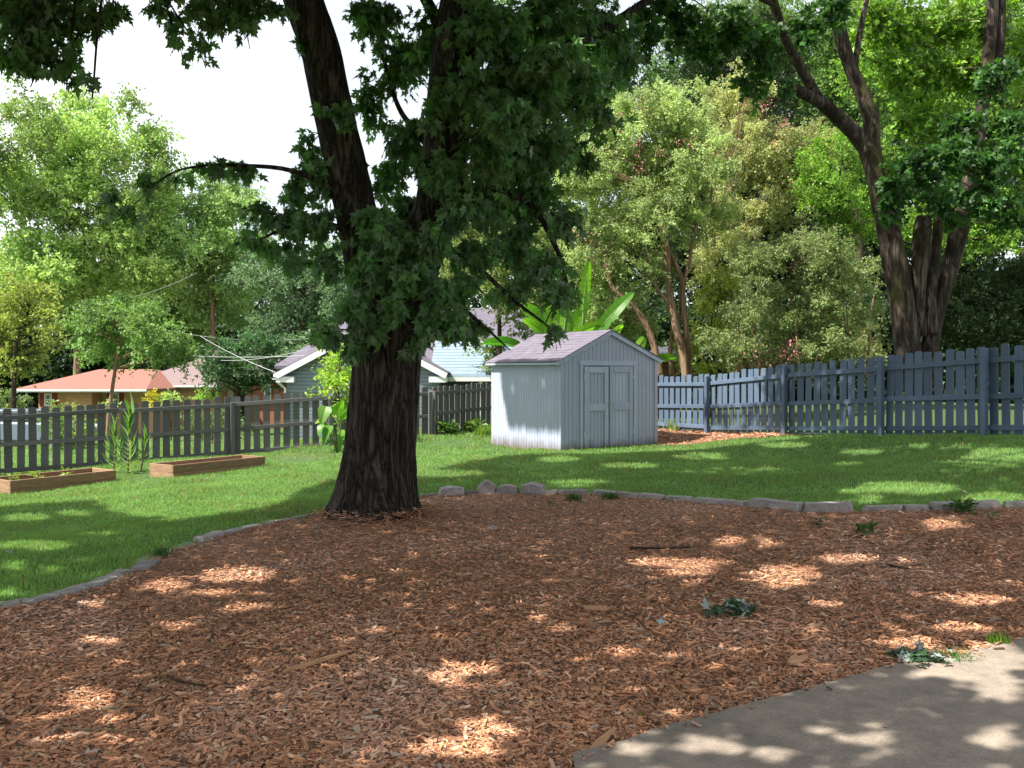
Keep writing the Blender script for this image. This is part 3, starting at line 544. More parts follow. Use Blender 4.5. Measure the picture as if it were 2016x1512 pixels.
def window(root, x0, x1, z0, z1, Y, shut=0, panes=(2, 2)):
    mb = MB(); f = .07
    for a, b_ in (((x0, z0), (x1, z0+f)), ((x0, z1-f), (x1, z1)), ((x0, z0+f), (x0+f, z1-f)), ((x1-f, z0+f), (x1, z1-f)), ((x0+f, (z0+z1)/2-.03), (x1-f, (z0+z1)/2+.03))): mb.box((a[0], Y-.06, a[1]), (b_[0]-a[0], 0, 0), (0, .06, 0), (0, 0, b_[1]-a[1]))
    for k in range(1, panes[0]): xm = x0+(x1-x0)*k/panes[0]; mb.box((xm-.012, Y-.045, z0+f), (.024, 0, 0), (0, .03, 0), (0, 0, z1-z0-2*f))
    wn = mb.build('window', m_white, root); mb = MB(); mb.box((x0+f, Y-.03, z0+f), (x1-x0-2*f, 0, 0), (0, .02, 0), (0, 0, z1-z0-2*f)); mb.build('pane', m_glass, wn)
    if shut:
        for xs in (x0-shut-.03, x1+.03): mb = MB(); mb.box((xs, Y-.05, z0-.03), (shut, 0, 0), (0, .05, 0), (0, 0, z1-z0+.06)); mb.build('shutter', m_red, root)
def hip(root, x0, x1, y0, y1, ze, zr, mat, hipl=1., hipr=1., t=.12, over=.45, fas=True):
    x0 -= over; x1 += over; y0 -= over; y1 += over; ym = (y0+y1)/2; h = (y1-y0)/2
    e = [(x0, y0, ze), (x1, y0, ze), (x1, y1, ze), (x0, y1, ze)]; r0 = (x0+h*hipl, ym, zr); r1 = (x1-h*hipr, ym, zr); V = np.array(e+[r0, r1]); lo = V - (0, 0, t)
    mb = MB(); mb.add(np.concatenate([V, lo[:4]]), [np.array([(0,1,5,4),(2,3,4,5),(0,6,7,1),(1,7,8,2),(2,8,9,3),(3,9,6,0),(6,9,8,7)]), np.array([(3,0,4),(1,2,5)])]); o = mb.build('roof', mat, root)
    if fas: mb = MB(); mb.box((x0-.02, y0-.04, ze-.15), (x1-x0+.04, 0, 0), (0, .035, 0), (0, 0, .14)); mb.box((x0-.03, y0-.1, ze-.1), (x1-x0+.06, 0, 0), (0, .06, 0), (0, 0, .09)); mb.build('gutter', m_white, root)
    return o
def HX(px, Y): return (px-CX)/F*Y
def HZ(py, Y): return EYE - (py-HOR)/F*Y
# orange roofed ranch house
Y = 48; g0 = -2.1; h = thing('brick_house', 'tan brick ranch house with orange roof and dark red shutters', 'house', (HX(170, Y), Y+4, g0))
mb = MB(); ze = HZ(765, Y); x0, x1 = HX(76, Y), HX(296, Y)
mb.box((x0, Y, g0), (HX(146, Y)-x0, 0, 0), (0, 9, 0), (0, 0, ze-g0-.02)); mb.box((HX(146, Y)+.01, Y-.9, g0), (HX(196, Y)-HX(146, Y), 0, 0), (0, 9.5, 0), (0, 0, ze-g0-.03), (.94, .9, .88)); mb.box((HX(196, Y)+.02, Y+.3, g0), (x1-HX(196, Y), 0, 0), (0, 8, 0), (0, 0, ze-g0-.04))
mb.build('wall', m_brick, h); hip(h, x0, x1, Y-1.2, Y+9.6, ze, HZ(727, Y+4.5), m_roof_o, .3, .3)
window(h, HX(88, Y), HX(103, Y), HZ(799, Y), HZ(775, Y), Y, .22, (3, 4)); window(h, HX(217, Y), HX(230, Y), HZ(800, Y), HZ(774, Y), Y+.3, .22)
mb = MB(); mb.box((HX(133, Y), Y-.05, HZ(812, Y)), (HX(140, Y)-HX(133, Y), 0, 0), (0, .05, 0), (0, 0, HZ(773, Y)-HZ(812, Y))); mb.build('door', m_door, h)
mb = MB(); mb.box((HX(140.5, Y), Y-.08, g0), (.16, 0, 0), (0, .08, 0), (0, 0, ze-g0-.1)); mb.build('door_trim', m_white, h)
mb = MB(); mb.prism([(HX(212, Y), Y+.3, HZ(765, Y)), (HX(212, Y), Y-.6, HZ(771, Y)), (HX(212, Y), Y-.6, HZ(773, Y)), (HX(212, Y), Y+.3, HZ(767, Y))], (HX(240, Y)-HX(212, Y), 0, 0)); mb.build('awning', m_awn, h)
# mauve roofed brick house
Y = 51; h = thing('brick_house', 'brick house with mauve brown hip roof and two small white windows', 'house', (HX(360, Y), Y+4, -2.1)); mb = MB(); ze = HZ(758, Y); x0, x1 = HX(305, Y), HX(416, Y)
mb.box((x0, Y, -2.2), (x1-x0, 0, 0), (0, 8, 0), (0, 0, ze+2.18)); mb.build('wall', m_brick, h); hip(h, x0-1.2, x1, Y, Y+8, ze, HZ(692, Y+4), m_roof_p, .9, .35)
window(h, HX(317, Y), HX(328, Y), HZ(784, Y), HZ(767, Y), Y); window(h, HX(338.5, Y), HX(352, Y), HZ(800, Y), HZ(767, Y), Y)
mb = MB(); c = np.array([HX(382, Y), Y+2.2, HZ(712, Y+2.2)]); mb.lathe(c, [(.07, -.3), (.07, .75), (.10, .75), (.10, .83)], 8); mb.build('vent_pipe', m_door, h)
mb = MB(); mb.tube([(HX(393, Y), Y-.05, ze-.2), (HX(393, Y), Y-.05, -2.1)], .05, 6); mb.build('downspout', m_white, h)
# low red brick house under the dark tree
Y = 54; h = thing('brick_house', 'low red brick house with white door trim under the dark shade tree', 'house', (HX(500, Y), Y+3, -2.1)); mb = MB(); x0, x1 = HX(424, Y), HX(600, Y); ze = HZ(744, Y)
mb.box((x0, Y, -2.2), (x1-x0, 0, 0), (0, 7, 0), (0, 0, ze+2.18), (.62, .42, .40)); mb.build('wall', m_brick, h); hip(h, x0, x1, Y, Y+7, ze, HZ(705, Y+3), m_roof_p)
mb = MB(); mb.box((HX(447, Y), Y-.05, -2.0), (.3, 0, 0), (0, .05, 0), (0, 0, ze+1.7)); mb.box((HX(455, Y), Y-.09, -2.0), (.14, 0, 0), (0, .09, 0), (0, 0, ze+1.7)); mb.build('door_trim', m_white, h)
mb = MB(); mb.box((HX(470, Y), Y-.05, -2.0), (.45, 0, 0), (0, .05, 0), (0, 0, ze+1.6)); mb.build('door', m_door, h); window(h, HX(520, Y), HX(534, Y), HZ(792, Y), HZ(757, Y), Y)
# grey sided house behind the big trunk
h = thing('sided_house', 'grey sided house with white rake boards and a pale blue porch roof', 'house', (-4.5, 36, -1.1)); Y = 32.3
xl, xr, xm = HX(548, Y), HX(880, Y), HX(714, Y); zl = HZ(737, Y); zm = HZ(649, Y)
mb = MB(); wl, wr = HX(565, Y), HX(862, Y); zw = lambda x: np.interp(x, [xl, xm, xr], [zl, zm, zl]) - .14
mb.prism([(wl, Y, -1.4), (wr, Y, -1.4), (wr, Y, zw(wr)), (xm, Y, zw(xm)), (wl, Y, zw(wl))], (0, 5, 0)); mb.box((HX(572, 36.5), 36.5, -1.4), (10.5, 0, 0), (0, 7, 0), (0, 0, 2.9)); mb.build('wall', m_sid, h)
mb = MB()
for xa_, sg in ((xl, 1), (xr, -1)):
    d = np.array([xm-xa_, 0, zm-zl]); nn_ = nrm(np.array([-d[2]*sg, 0, abs(d[0])])); mb.box(np.array([xa_, Y-.28, zl]), d, (0, 6.5, 0), nn_*.08)
mb.build('roof', m_roof_g, h); hip(h, HX(568, 36.2), 3.4, 36.2, 43.5, HZ(720, 36.2), HZ(607, 40), m_roof_g, .72, .5, fas=False)
for xa_ in (xl, xr):
    mb = MB(); mb.bar((xa_, Y-.30, zl-.06), (xm, Y-.30, zm-.06), .03, .2); mb.build('rake_board', m_white, h)
mb = MB(); mb.box((xl-.02, Y-.26, zl-.28), (.62, 0, 0), (0, .5, 0), (0, 0, .2)); mb.build('eave_return', m_white, h)
mb = MB(); mb.box((xr-.62, Y-.26, zl-.28), (.62, 0, 0), (0, .5, 0), (0, 0, .2)); mb.build('eave_return', m_white, h)
mb = MB(); mb.box((xl-.1, Y-.3, zl-.1), (.1, 0, 0), (0, 5, 0), (0, 0, .12)); mb.build('gutter', m_white, h)
mb = MB(); mb.tube([(xl+.03, Y-.2, zl-.28), (wl-.05, Y-.06, zl-.5), (wl-.05, Y-.06, -1.2)], .045, 6); mb.build('downspout', m_white, h)
mb = MB(); x0, x1 = HX(845, 33.6), 2.6; a = np.array([x0, 33.4, HZ(742, 33.4)]); t = np.array([x0, 36.4, HZ(676, 36.4)])
mb.box(a, (x1-x0, 0, 0), t-a, (0, .03, .08)); mb.build('porch_roof', m_lblue, h)
mb = MB(); mb.box((x0, 33.36, a[2]-.16), (x1-x0, 0, 0), (0, .035, 0), (0, 0, .15)); mb.build('porch_beam', m_white, h)
for xx in (HX(946, 33.4), 1.4): mb = MB(); mb.box((xx-.06, 33.42, -1.3), (.13, 0, 0), (0, .13, 0), (0, 0, a[2]+1.12)); mb.build('porch_post', m_white, h)
mb = MB(); mb.lathe((HX(917, 39), 38.4, HZ(622, 38.4)), [(.06, -.3), (.06, .42), (.09, .42), (.09, .5)], 8); mb.build('vent_pipe', simple('pale_pipe', (.3, .33, .4), (.4, .43, .5), bmp=0), h)
# a low dark roofed outbuilding just behind the right shed edge
Y = 29; h = thing('outbuilding', 'low outbuilding with dark roof and white eave right behind the shed', 'outbuilding', (HX(1305, Y), Y+1, .2)); mb = MB(); mb.box((HX(1292, Y), Y, 0), (.7, 0, 0), (0, 2, 0), (0, 0, HZ(706, Y)-.02), (.35, .3, .3)); mb.build('wall', m_brick, h); hip(h, HX(1292, Y), HX(1292, Y)+.7, Y, Y+2, HZ(703, Y), HZ(682, Y+1), simple('dark_shingle', (.05, .055, .07), (.09, .095, .11), bmp=0), .3, .3, over=.2)
# overhead cables
m_cab = simple('cable_sheath', (.30, .32, .31), (.42, .44, .43), bmp=0)
for label, a, b_, sag in (('pale cable running level from the dark tree to the grey gable roof', P(330, 697, 45), P(600, 700, 33), .1), ('pale cable rising to the right onto the grey gable roof', P(425, 709, 45), P(606, 688, 33), .15), ('pale cable sloping down to the corner of the grey gable eave', P(395, 662, 44), P(550, 736, 32), .1),
  ('thin wire climbing to the right across the large green trees', P(185, 598, 52), P(388, 537, 50), .3), ('thin dark wire crossing the dark green trees, highest of two level ones', P(330, 650, 50), P(660, 660, 48), .4), ('thin dark wire crossing the dark green trees, lower of two level ones', P(330, 678, 50), P(660, 680, 48), .4)):
    t = np.linspace(0, 1, 14)[:, None]; pts = a*(1-t) + b_*t - np.array([0, 0, sag])*4*t*(1-t); mb = MB(); mb.tube(pts, .011 if 'pale' in label else .009, 5); tag(mb.build('overhead_cable', m_cab), label, 'cable', 'overhead cables')
# parked car behind the fence
m_car = simple('silver_blue_paint', (.16, .20, .27), (.18, .22, .29), 2, .25, 0, spec=.6); m_tyre = simple('rubber', (.02,)*3, (.03,)*3, bmp=0)
Y = 29.; cx_ = HX(42, Y); gz = float(ground(cx_, Y)); car = thing('parked_car', 'pale car with a dark cabin parked behind the fence at the left border', 'car', (cx_, Y, gz)); zt = HZ(806, Y) - gz
prof = [(-2.1,.28),(2.1,.28),(2.2,.5),(2.12,.75),(1.2,.86),(-1.9,.92),(-2.2,.8),(-2.25,.45)]; mb = MB(); mb.prism([(cx_+x, Y-.85, gz+z) for x, z in prof], (0, 1.7, 0)); mb.build('body', m_car, car, bevel=.06)
mb = MB(); mb.prism([(cx_+x, Y-.74, gz+z) for x, z in [(-1.85,.90),(1.15,.86),(.5,zt-.03),(-1.1,zt-.03)]], (0, 1.48, 0)); mb.build('window', m_glass, car, bevel=.05)
mb = MB(); mb.prism([(cx_+x, Y-.70, gz+z) for x, z in [(-1.25,zt-.05),(.6,zt-.05),(.35,zt),(-.95,zt)]], (0, 1.4, 0)); mb.build('roof', m_car, car, bevel=.02)
for x in (-1.4, 1.35):
    for yy in (-.86, .70): mb = MB(); mb.tube([(cx_+x, Y+yy, gz+.32), (cx_+x, Y+yy+.17, gz+.32)], .32, 18); wh = mb.build('wheel', m_tyre, car); mb = MB(); mb.tube([(cx_+x, Y+yy-.012, gz+.32), (cx_+x, Y+yy+.182, gz+.32)], .19, 14); mb.build('rim', m_car, wh)
for yy in (-.62, .62): mb = MB(); mb.box((cx_+2.12, Y+yy-.15, gz+.6), (.06, 0, 0), (0, .3, 0), (0, 0, .13)); mb.build('headlight', m_white, car)
# ------------------------------------------------------------------ plants and trees
def curve(pts, n=40):                                # Catmull-Rom through the points
    p = np.asarray(pts, float); p = np.concatenate([[2*p[0]-p[1]], p, [2*p[-1]-p[-2]]]); m = len(p)-3; out = []
    for t in np.linspace(0, m-1e-6, n):
        i = int(t); u = t-i; a, b, c, d = p[i:i+4]; out.append(.5*((2*b) + (c-a)*u + (2*a-5*b+4*c-d)*u*u + (3*b-a-3*c+d)*u**3))
    return np.array(out)
def limb(mb, ctl, n=40, sides=16, bark=.05, flare=0, seed=0):   # ctl rows: px, py, Y, radius
    c = np.array(ctl, float); pts = curve(np.array([[*P(a, b, d), r] for a, b, d, r in c]), n); xyz, r = pts[:, :3], np.maximum(pts[:, 3], .004)
    z0 = xyz[0, 2]
    def fn(a, i, p):
        q = np.array([abs(mnoise.noise(Vector((math.cos(t)*3.2+seed, math.sin(t)*3.2, p[2]*1.1)))) + .5*abs(mnoise.noise(Vector((math.cos(t)*9, math.sin(t)*9+seed, p[2]*2.2)))) for t in a])
        f = 1 + bark*(.9 - 2.2*q)
        if flare: f = f + flare*math.exp(-(p[2]-z0)/.30)*(.35 + .5*np.abs(np.cos(2.5*a + .7)))
        return f
    mb.tube(xyz, r, sides, True, fn=fn); return xyz
def blob_world(b):
    px, py, rx, ry, Y = b[:5]; c = P(px, py, Y); return c, np.array([rx/F*Y, .5*(rx+ry)/F*Y, ry/F*Y])
def twigs_and_leaves(tm, lm, blobs, nodes, tpl, fcs, size, col, per=11, droop=.55, tw_r=.009, dens=1., var=.3):
    ctr = []
    for bl in blobs:
        c, R = blob_world(bl); n = int(bl[5]*dens); d = np.linalg.norm(nodes - c, axis=1) + 1.0*np.maximum(0, nodes[:, 2]-c[2]-.6) + 1.2*np.maximum(0, c[2]-nodes[:, 2]-.4); s0 = nodes[np.argmin(d)]
        m = max(2, n//per); ds = np.linalg.norm(c-s0); mid = (s0+c)/2 + np.array([0, 0, min(.12, .2*ds)]) + RNG.normal(0, min(.08, .12*ds), 3)
        main = curve([s0, mid, c, c + nrm(c-mid)*min(.45*np.linalg.norm(c-mid), .8*max(R)) - (0, 0, R[2]*.4)], 14); tm.tube(main, np.linspace(tw_r*1.9, tw_r*.6, 14)*min(1, .3 + .6*ds), 5)
        for k in range(m):
            q = main[RNG.integers(5, 14)]; e = rdir(1)[0]*RNG.uniform(.35, 1.0)**.6*R; e = c + e; dirn = e - q; ln = np.linalg.norm(dirn)
            if ln > 1.1*max(R): q = e - dirn/ln*1.1*max(R)
            tw = curve([q, (q+e)/2 + (0, 0, .05), e - np.array([0, 0, .10*ln])], 6); tm.tube(tw, np.linspace(tw_r*.55, tw_r*.25, 6), 3, False)
            t = RNG.uniform(.2, 1.0, per)*5; i = np.minimum(t.astype(int), 4); f = (t-i)[:, None]; pos = tw[i]*(1-f) + tw[i+1]*f
            td = nrm(tw[-1]-tw[0])[None]; ax = nrm(td*.5 + rdir(per)*.85 + np.array([0, 0, -droop])); off = nrm(rdir(per)*(1, 1, .5))*.055
            tone = RNG.uniform(.6, 1.5)
            put_leaves(lm, tpl, fcs, pos + off, ax, nrm(rdir(per)*.85 + np.array([0, -.15, .5])), size*RNG.uniform(.65, 1.25, per), tint(np.array(col)*tone, per, var)); ctr.append(pos)
    return np.concatenate(ctr)

# ---- the big silver maple by the mulch bed
m_bark = barkmat('maple_bark', (.007, .0055, .0045), (.13, .107, .087), 10, (1, 1, .13), 1.0, .045)
m_leaf = leafmat('maple_leaf', .40, under=(.17, .27, .17), rough=.4, spec=.45)
maple = thing('maple_tree', 'big silver maple with dark forked trunk at the edge of the mulch bed', 'tree', P(740, 1018, 10.3))
tm = MB(); Y = 10.3; nodes = []
limb(tm, [(738,1032,Y,.46),(739,1000,Y,.45),(742,960,Y,.42),(748,880,Y,.385),(756,780,Y,.38),(761,700,Y,.385),(764,620,Y,.40),(764,560,Y,.42),(760,520,Y,.36),(756,490,Y,.2)], 90, 72, .07, .45)
LIMBS = [
 [(742,600,Y,.30),(722,500,Y,.26),(704,430,Y,.235),(684,340,Y-.05,.228),(663,250,Y-.1,.222),(645,165,Y-.15,.215),(629,90,Y-.2,.215),(597,0,Y-.2,.215),(560,-120,Y-.1,.2),(520,-300,Y+.2,.16),(500,-520,Y+.6,.11),(470,-760,Y+1,.05)],
 [(785,610,Y,.32),(815,520,Y,.29),(845,455,Y,.27),(864,400,Y,.255),(874,320,Y,.25),(882,240,Y,.255),(896,120,Y+.1,.27),(914,0,Y+.2,.26),(945,-150,Y+.4,.23),(985,-350,Y+.9,.17),(1010,-600,Y+1.4,.11),(1030,-820,Y+2,.05)],
 [(560,-120,Y-.1,.13),(500,-130,Y-.6,.11),(420,-110,Y-1,.09),(340,-95,Y-1.2,.05),(300,-70,Y-1.3,.03)],
 [(882,240,Y,.10),(960,170,Y+.1,.09),(1080,110,Y+.5,.075),(1200,50,Y+1,.06),(1300,-20,Y+1.6,.05),(1400,-120,Y+2.2,.03)],
 [(868,390,Y-.1,.055),(940,370,Y-.2,.05),(1040,400,Y+.1,.038),(1100,500,Y,.028),(1125,610,Y-.4,.012)],
 [(840,480,Y-.1,.04),(920,510,Y-.3,.03),(1010,590,Y-.3,.022),(1090,650,Y-.7,.008)],
 [(830,560,Y-.2,.03),(890,590,Y-.5,.025),(950,640,Y-.5,.018),(1005,690,Y-.5,.006)],
 [(705,430,Y-.1,.04),(650,370,Y-.2,.035),(570,335,Y-.4,.026),(480,326,Y-.6,.02),(400,326,Y-.8,.014),(330,345,Y-1,.009),(262,405,Y-1.1,.005),(225,440,Y-1.1,.004)],
 [(715,470,Y-.15,.04),(640,440,Y-.3,.03),(560,450,Y-.3,.02),(480,490,Y-.3,.008)],
 [(896,120,Y,.08),(850,20,Y+.4,.07),(800,-60,Y+1,.06),(740,-120,Y+1.4,.05)],
 [(874,320,Y+.2,.05),(820,260,Y+.7,.04),(780,200,Y+1.1,.03),(740,60,Y+1.2,.02)],
]
for i, l in enumerate(LIMBS): xyz = limb(tm, l, 60 if i < 2 else 30, 36 if i < 2 else 9, .05 if i < 2 else .03, seed=i*3.1); nodes.append(xyz[3:])
tops = [nodes[0][-22:], nodes[1][-22:]]
for k in range(26):                                    # upper limbs of the crown, above the picture
    s0 = tops[k % 2][RNG.integers(0, 20)]; a = RNG.uniform(0, 2*np.pi); L = RNG.uniform(3, 7.5); e = s0 + np.array([math.cos(a)*L, math.sin(a)*L, RNG.uniform(1.2, 3.5)]); e[2] = max(e[2], 2.4+.45*max(e[1], 0)); s0_ = s0.copy()
    pts = curve([s0_, (s0_+e)/2 + (0, 0, .7), e], 12); tm.tube(pts, np.linspace(.085, .02, 12), 6)
front = np.array([P(a, b, 9.85) for a, b in ((740,480),(790,470),(720,540),(800,540),(850,500),(700,600),(690,650),(850,590),(860,640),(885,300),(890,200))])
nodesA = np.concatenate(nodes + [front])
BL = [(960,60,110,90,10.0,260),(1080,40,120,80,11,260),(1180,60,90,90,11.5,170),(1235,110,50,60,12,70),(950,180,70,90,9.7,150),(1040,170,110,90,10,260),(1140,180,80,80,10.5,160),(1190,225,45,45,10.5,30),
 (960,300,70,80,10,150),(1050,300,100,90,10.5,240),(1135,290,60,60,11,70),(960,400,70,70,10.2,130),(1050,400,75,60,10.6,140),(1110,430,45,60,10,44),(1015,240,80,60,9.2,100),(1090,120,80,60,9.4,90),
 (930,500,60,50,10,90),(1010,490,75,55,10.5,110),(1080,520,50,50,10,48),(1105,590,45,40,9.6,36),(1010,580,60,40,10,40),(905,570,50,50,9.8,70),(885,640,45,45,9.6,64),(935,650,40,28,9.8,22),(1080,652,22,16,9.4,12),
 (740,40,70,60,11,150),(790,130,60,80,11.5,150),(730,200,36,70,11.5,60),(800,270,60,80,11,130),(765,350,45,60,11.2,80),(850,80,60,80,10.7,130),(860,210,34,70,9.85,44),(800,410,45,40,10.6,60),(830,330,30,60,10.1,40),
 (760,470,70,46,9.65,130),(718,540,56,56,9.6,120),(800,540,56,56,9.6,110),(700,610,38,46,9.6,64),(850,480,50,60,9.6,100),(862,590,36,56,9.55,80),(645,665,42,38,9.6,48),(692,690,22,34,9.6,24),(780,600,40,40,9.6,40),(845,650,30,30,9.5,34),(878,345,46,70,9.85,80),(742,436,54,28,9.85,60),(905,190,40,60,9.85,60),(900,420,50,40,9.8,60),(735,650,36,34,9.6,34),(815,690,24,20,9.6,14),
 (605,300,36,60,10.4,56),(580,370,66,46,10.4,80),(640,360,36,60,10.2,56),(540,430,76,46,10.2,90),(620,440,60,50,10,96),(500,480,56,32,10,42),(575,505,56,35,10,50),(640,520,36,40,9.8,50),
 (480,336,56,20,9.75,30),(420,334,40,18,9.55,20),(345,348,30,20,9.4,14),(300,368,36,26,9.25,18),(262,410,42,36,9.2,13),(215,395,26,16,9.2,5),(600,90,22,36,10,20),(660,222,36,28,9.85,26),(690,250,26,18,9.85,9),
 (330,20,36,28,9.3,36),(400,30,56,38,9.3,80),(480,30,66,36,9.3,90),(388,92,28,38,9.3,24),(348,72,36,18,9.3,18),(545,18,36,28,9.7,36),(450,0,100,28,9.4,90)]
BL = [(*b[:5], b[5]*(.55 if b[0] < 570 and b[1] < 150 else .62 if b[0] < 690 and 200 < b[1] < 525 else .9)) for b in BL]
lm = MB(); vis = twigs_and_leaves(tm, lm, BL, nodesA, SILVER, SILVER_F, .112, (.10, .215, .07), 13, .95, dens=4.4)
tm.build('trunk', m_bark, maple, smooth=True)
# ---- the maple whose boughs reach in at the upper left corner
left_tree = thing('maple_tree', 'maple whose dark boughs hang into the upper left corner of the photo', 'tree', (-8.2, 8.4, float(ground(-8.2, 8.4))))
tl = MB(); lb = [curve([(-8.2,8.4,-.4),(-8.1,8.4,2.5),(-7.9,8.3,5),(-7.6,8.2,8),(-7.7,8.4,11)], 30), curve([(-8.0,8.3,4.0),(-7,8.3,5.6),(-5.6,8.4,6.3),(-4.4,8.5,6.4),(-3.6,8.6,6.0)], 20), curve([(-7.6,8.2,7.5),(-5.5,8.8,9.5),(-3.5,9,10.5)], 14)]
tl.tube(lb[0], np.linspace(.42, .16, 30), 24, fn=lambda a, i, p: 1 + .06*np.cos(7*a + p[2]*2)); tl.tube(lb[1], np.linspace(.16, .03, 20), 8); tl.tube(lb[2], np.linspace(.15, .05, 14), 8)
for k in range(10):
    s0 = lb[k % 3][-RNG.integers(2, 10)]; a = RNG.uniform(0, 6.28); e = s0 + np.array([math.cos(a)*3, math.sin(a)*3, RNG.uniform(.8, 2.5)]); e[2] = max(e[2], 2.4+.45*max(e[1], 0)); tl.tube(curve([s0, (s0+e)/2+(0,0,.4), e], 10), np.linspace(.06, .015, 10), 6)
BLL = [(60,40,110,70,8.5,270),(165,22,76,40,8.6,120),(222,18,30,26,8.4,26),(90,110,76,38,8.4,120),(135,135,36,34,8.3,36),(25,88,56,56,8.2,66),(184,168,28,14,8.2,11),(45,122,28,18,8.2,14),(20,10,60,50,8.3,100)]
ll = MB(); vis2 = twigs_and_leaves(tl, ll, BLL, np.concatenate(lb), SILVER, SILVER_F, .105, (.085, .18, .05), 13, .7, dens=2.3)
# ---- the pale barked tree on the right
m_bark2 = barkmat('smooth_bark', (.018, .014, .011), (.16, .128, .10), 7, (1, 1, .16), .7, .025, lichen=(.12, .115, .035), patch=(.022, .016, .012))
m_leaf2 = leafmat('right_tree_leaf', .42, rough=.45)
rt = thing('maple_tree', 'tall pale barked maple with several trunks and a cut limb behind the blue fence', 'tree', P(1815, 725, 18.4))
tr = MB(); Y = 18.4; RL = [
 [(1808,770,Y,.42),(1808,730,Y,.38),(1808,705,Y,.33)],
 [(1790,740,Y,.27),(1787,690,Y,.255),(1777,600,Y,.245),(1763,520,Y,.25),(1749,455,Y,.225),(1732,390,Y,.185),(1722,335,Y,.19),(1712,293,Y,.22),(1706,270,Y,.16)],
 [(1710,300,Y,.17),(1684,264,Y,.16),(1640,222,Y-.1,.135),(1611,194,Y-.2,.12),(1590,157,Y-.3,.105),(1570,122,Y-.4,.095),(1548,80,Y-.5,.09),(1525,10,Y-.7,.085),(1490,-120,Y-1,.07),(1430,-260,Y-1.5,.04)],
 [(1618,205,Y-.2,.11),(1590,188,Y-.35,.115),(1566,176,Y-.5,.12)],
 [(1712,300,Y,.18),(1716,240,Y,.16),(1698,185,Y,.145),(1674,130,Y,.135),(1655,70,Y,.14),(1643,0,Y,.14),(1630,-150,Y,.11),(1600,-380,Y,.06)],
 [(1682,145,Y,.06),(1690,80,Y,.055),(1706,0,Y,.05),(1730,-120,Y,.03)],
 [(1816,660,Y,.12),(1810,592,Y-.1,.115),(1811,520,Y-.1,.16),(1816,450,Y-.1,.17),(1819,426,Y-.1,.13)],
 [(1828,720,Y,.18),(1836,650,Y,.165),(1851,592,Y,.15),(1870,530,Y,.16),(1889,449,Y,.18),(1900,400,Y,.17),(1916,330,Y+.1,.14),(1930,240,Y+.2,.13),(1942,150,Y+.3,.12),(1952,40,Y+.4,.12),(1960,-80,Y+.4,.1),(1980,-300,Y,.05)],
 [(1838,660,Y-.1,.10),(1832,590,Y-.1,.11),(1842,500,Y,.10),(1848,420,Y,.09),(1850,330,Y+.2,.07)],
 [(1918,330,Y+.1,.07),(1965,300,Y,.07),(2040,285,Y-.2,.08)], [(1935,200,Y+.2,.09),(1968,100,Y+.4,.09),(1972,-60,Y+.4,.07)],
 [(1525,10,Y-.7,.05),(1450,-20,Y-1.2,.04),(1360,-10,Y-1.8,.03),(1280,10,Y-2.2,.015)],
 [(1900,400,Y-.1,.05),(1860,340,Y-.9,.04),(1800,320,Y-1.4,.03),(1750,370,Y-1.6,.012)]]
rn = []
for i, l in enumerate(RL): rn.append(limb(tr, l, 40, 22, .035, .25 if i == 0 else 0, seed=i*2.3))
rn = np.concatenate(rn)
for k in range(60):
    s0 = rn[RNG.integers(0, len(rn))]
    if s0[2] < 1.9 + .41*s0[1]: continue
    a = RNG.uniform(0, 6.28); L = RNG.uniform(2, 5); e = s0 + np.array([math.cos(a)*L, math.sin(a)*L, RNG.uniform(.8, 2.6)]); e[2] = max(e[2], 2.4+.45*e[1]); tr.tube(curve([s0, (s0+e)/2+(0,0,.5), e], 10), np.linspace(.06, .015, 10), 6)
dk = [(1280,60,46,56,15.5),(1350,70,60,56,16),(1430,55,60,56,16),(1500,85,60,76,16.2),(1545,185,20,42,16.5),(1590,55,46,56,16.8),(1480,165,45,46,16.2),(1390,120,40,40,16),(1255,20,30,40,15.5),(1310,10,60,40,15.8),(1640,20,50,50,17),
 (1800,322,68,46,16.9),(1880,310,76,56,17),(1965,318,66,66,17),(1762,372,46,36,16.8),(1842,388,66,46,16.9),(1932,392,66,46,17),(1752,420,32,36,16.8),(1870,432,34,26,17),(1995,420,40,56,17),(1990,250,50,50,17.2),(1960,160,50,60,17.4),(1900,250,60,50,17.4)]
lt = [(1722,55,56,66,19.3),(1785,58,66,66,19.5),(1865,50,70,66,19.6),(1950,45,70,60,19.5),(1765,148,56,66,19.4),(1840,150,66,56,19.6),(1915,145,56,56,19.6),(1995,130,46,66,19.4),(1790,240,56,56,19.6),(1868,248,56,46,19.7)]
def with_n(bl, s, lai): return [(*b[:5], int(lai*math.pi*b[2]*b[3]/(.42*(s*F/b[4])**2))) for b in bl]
lr = MB(); vr = twigs_and_leaves(tr, lr, with_n(dk, .125, 3.6), rn, MAPLE, MAPLE_F, .125, (.05, .125, .032), 13, .45, .007, var=.3)  # dark boughs: their shade put into a darker leaf colour
twigs_and_leaves(tr, lr, with_n(lt, .125, 3.2), rn, MAPLE, MAPLE_F, .125, (.15, .27, .035), 13, .4, .007, var=.35)  # lit boughs of the same tree: sunlight put into a brighter leaf colour
tr.build('trunk', m_bark2, rt, smooth=True)

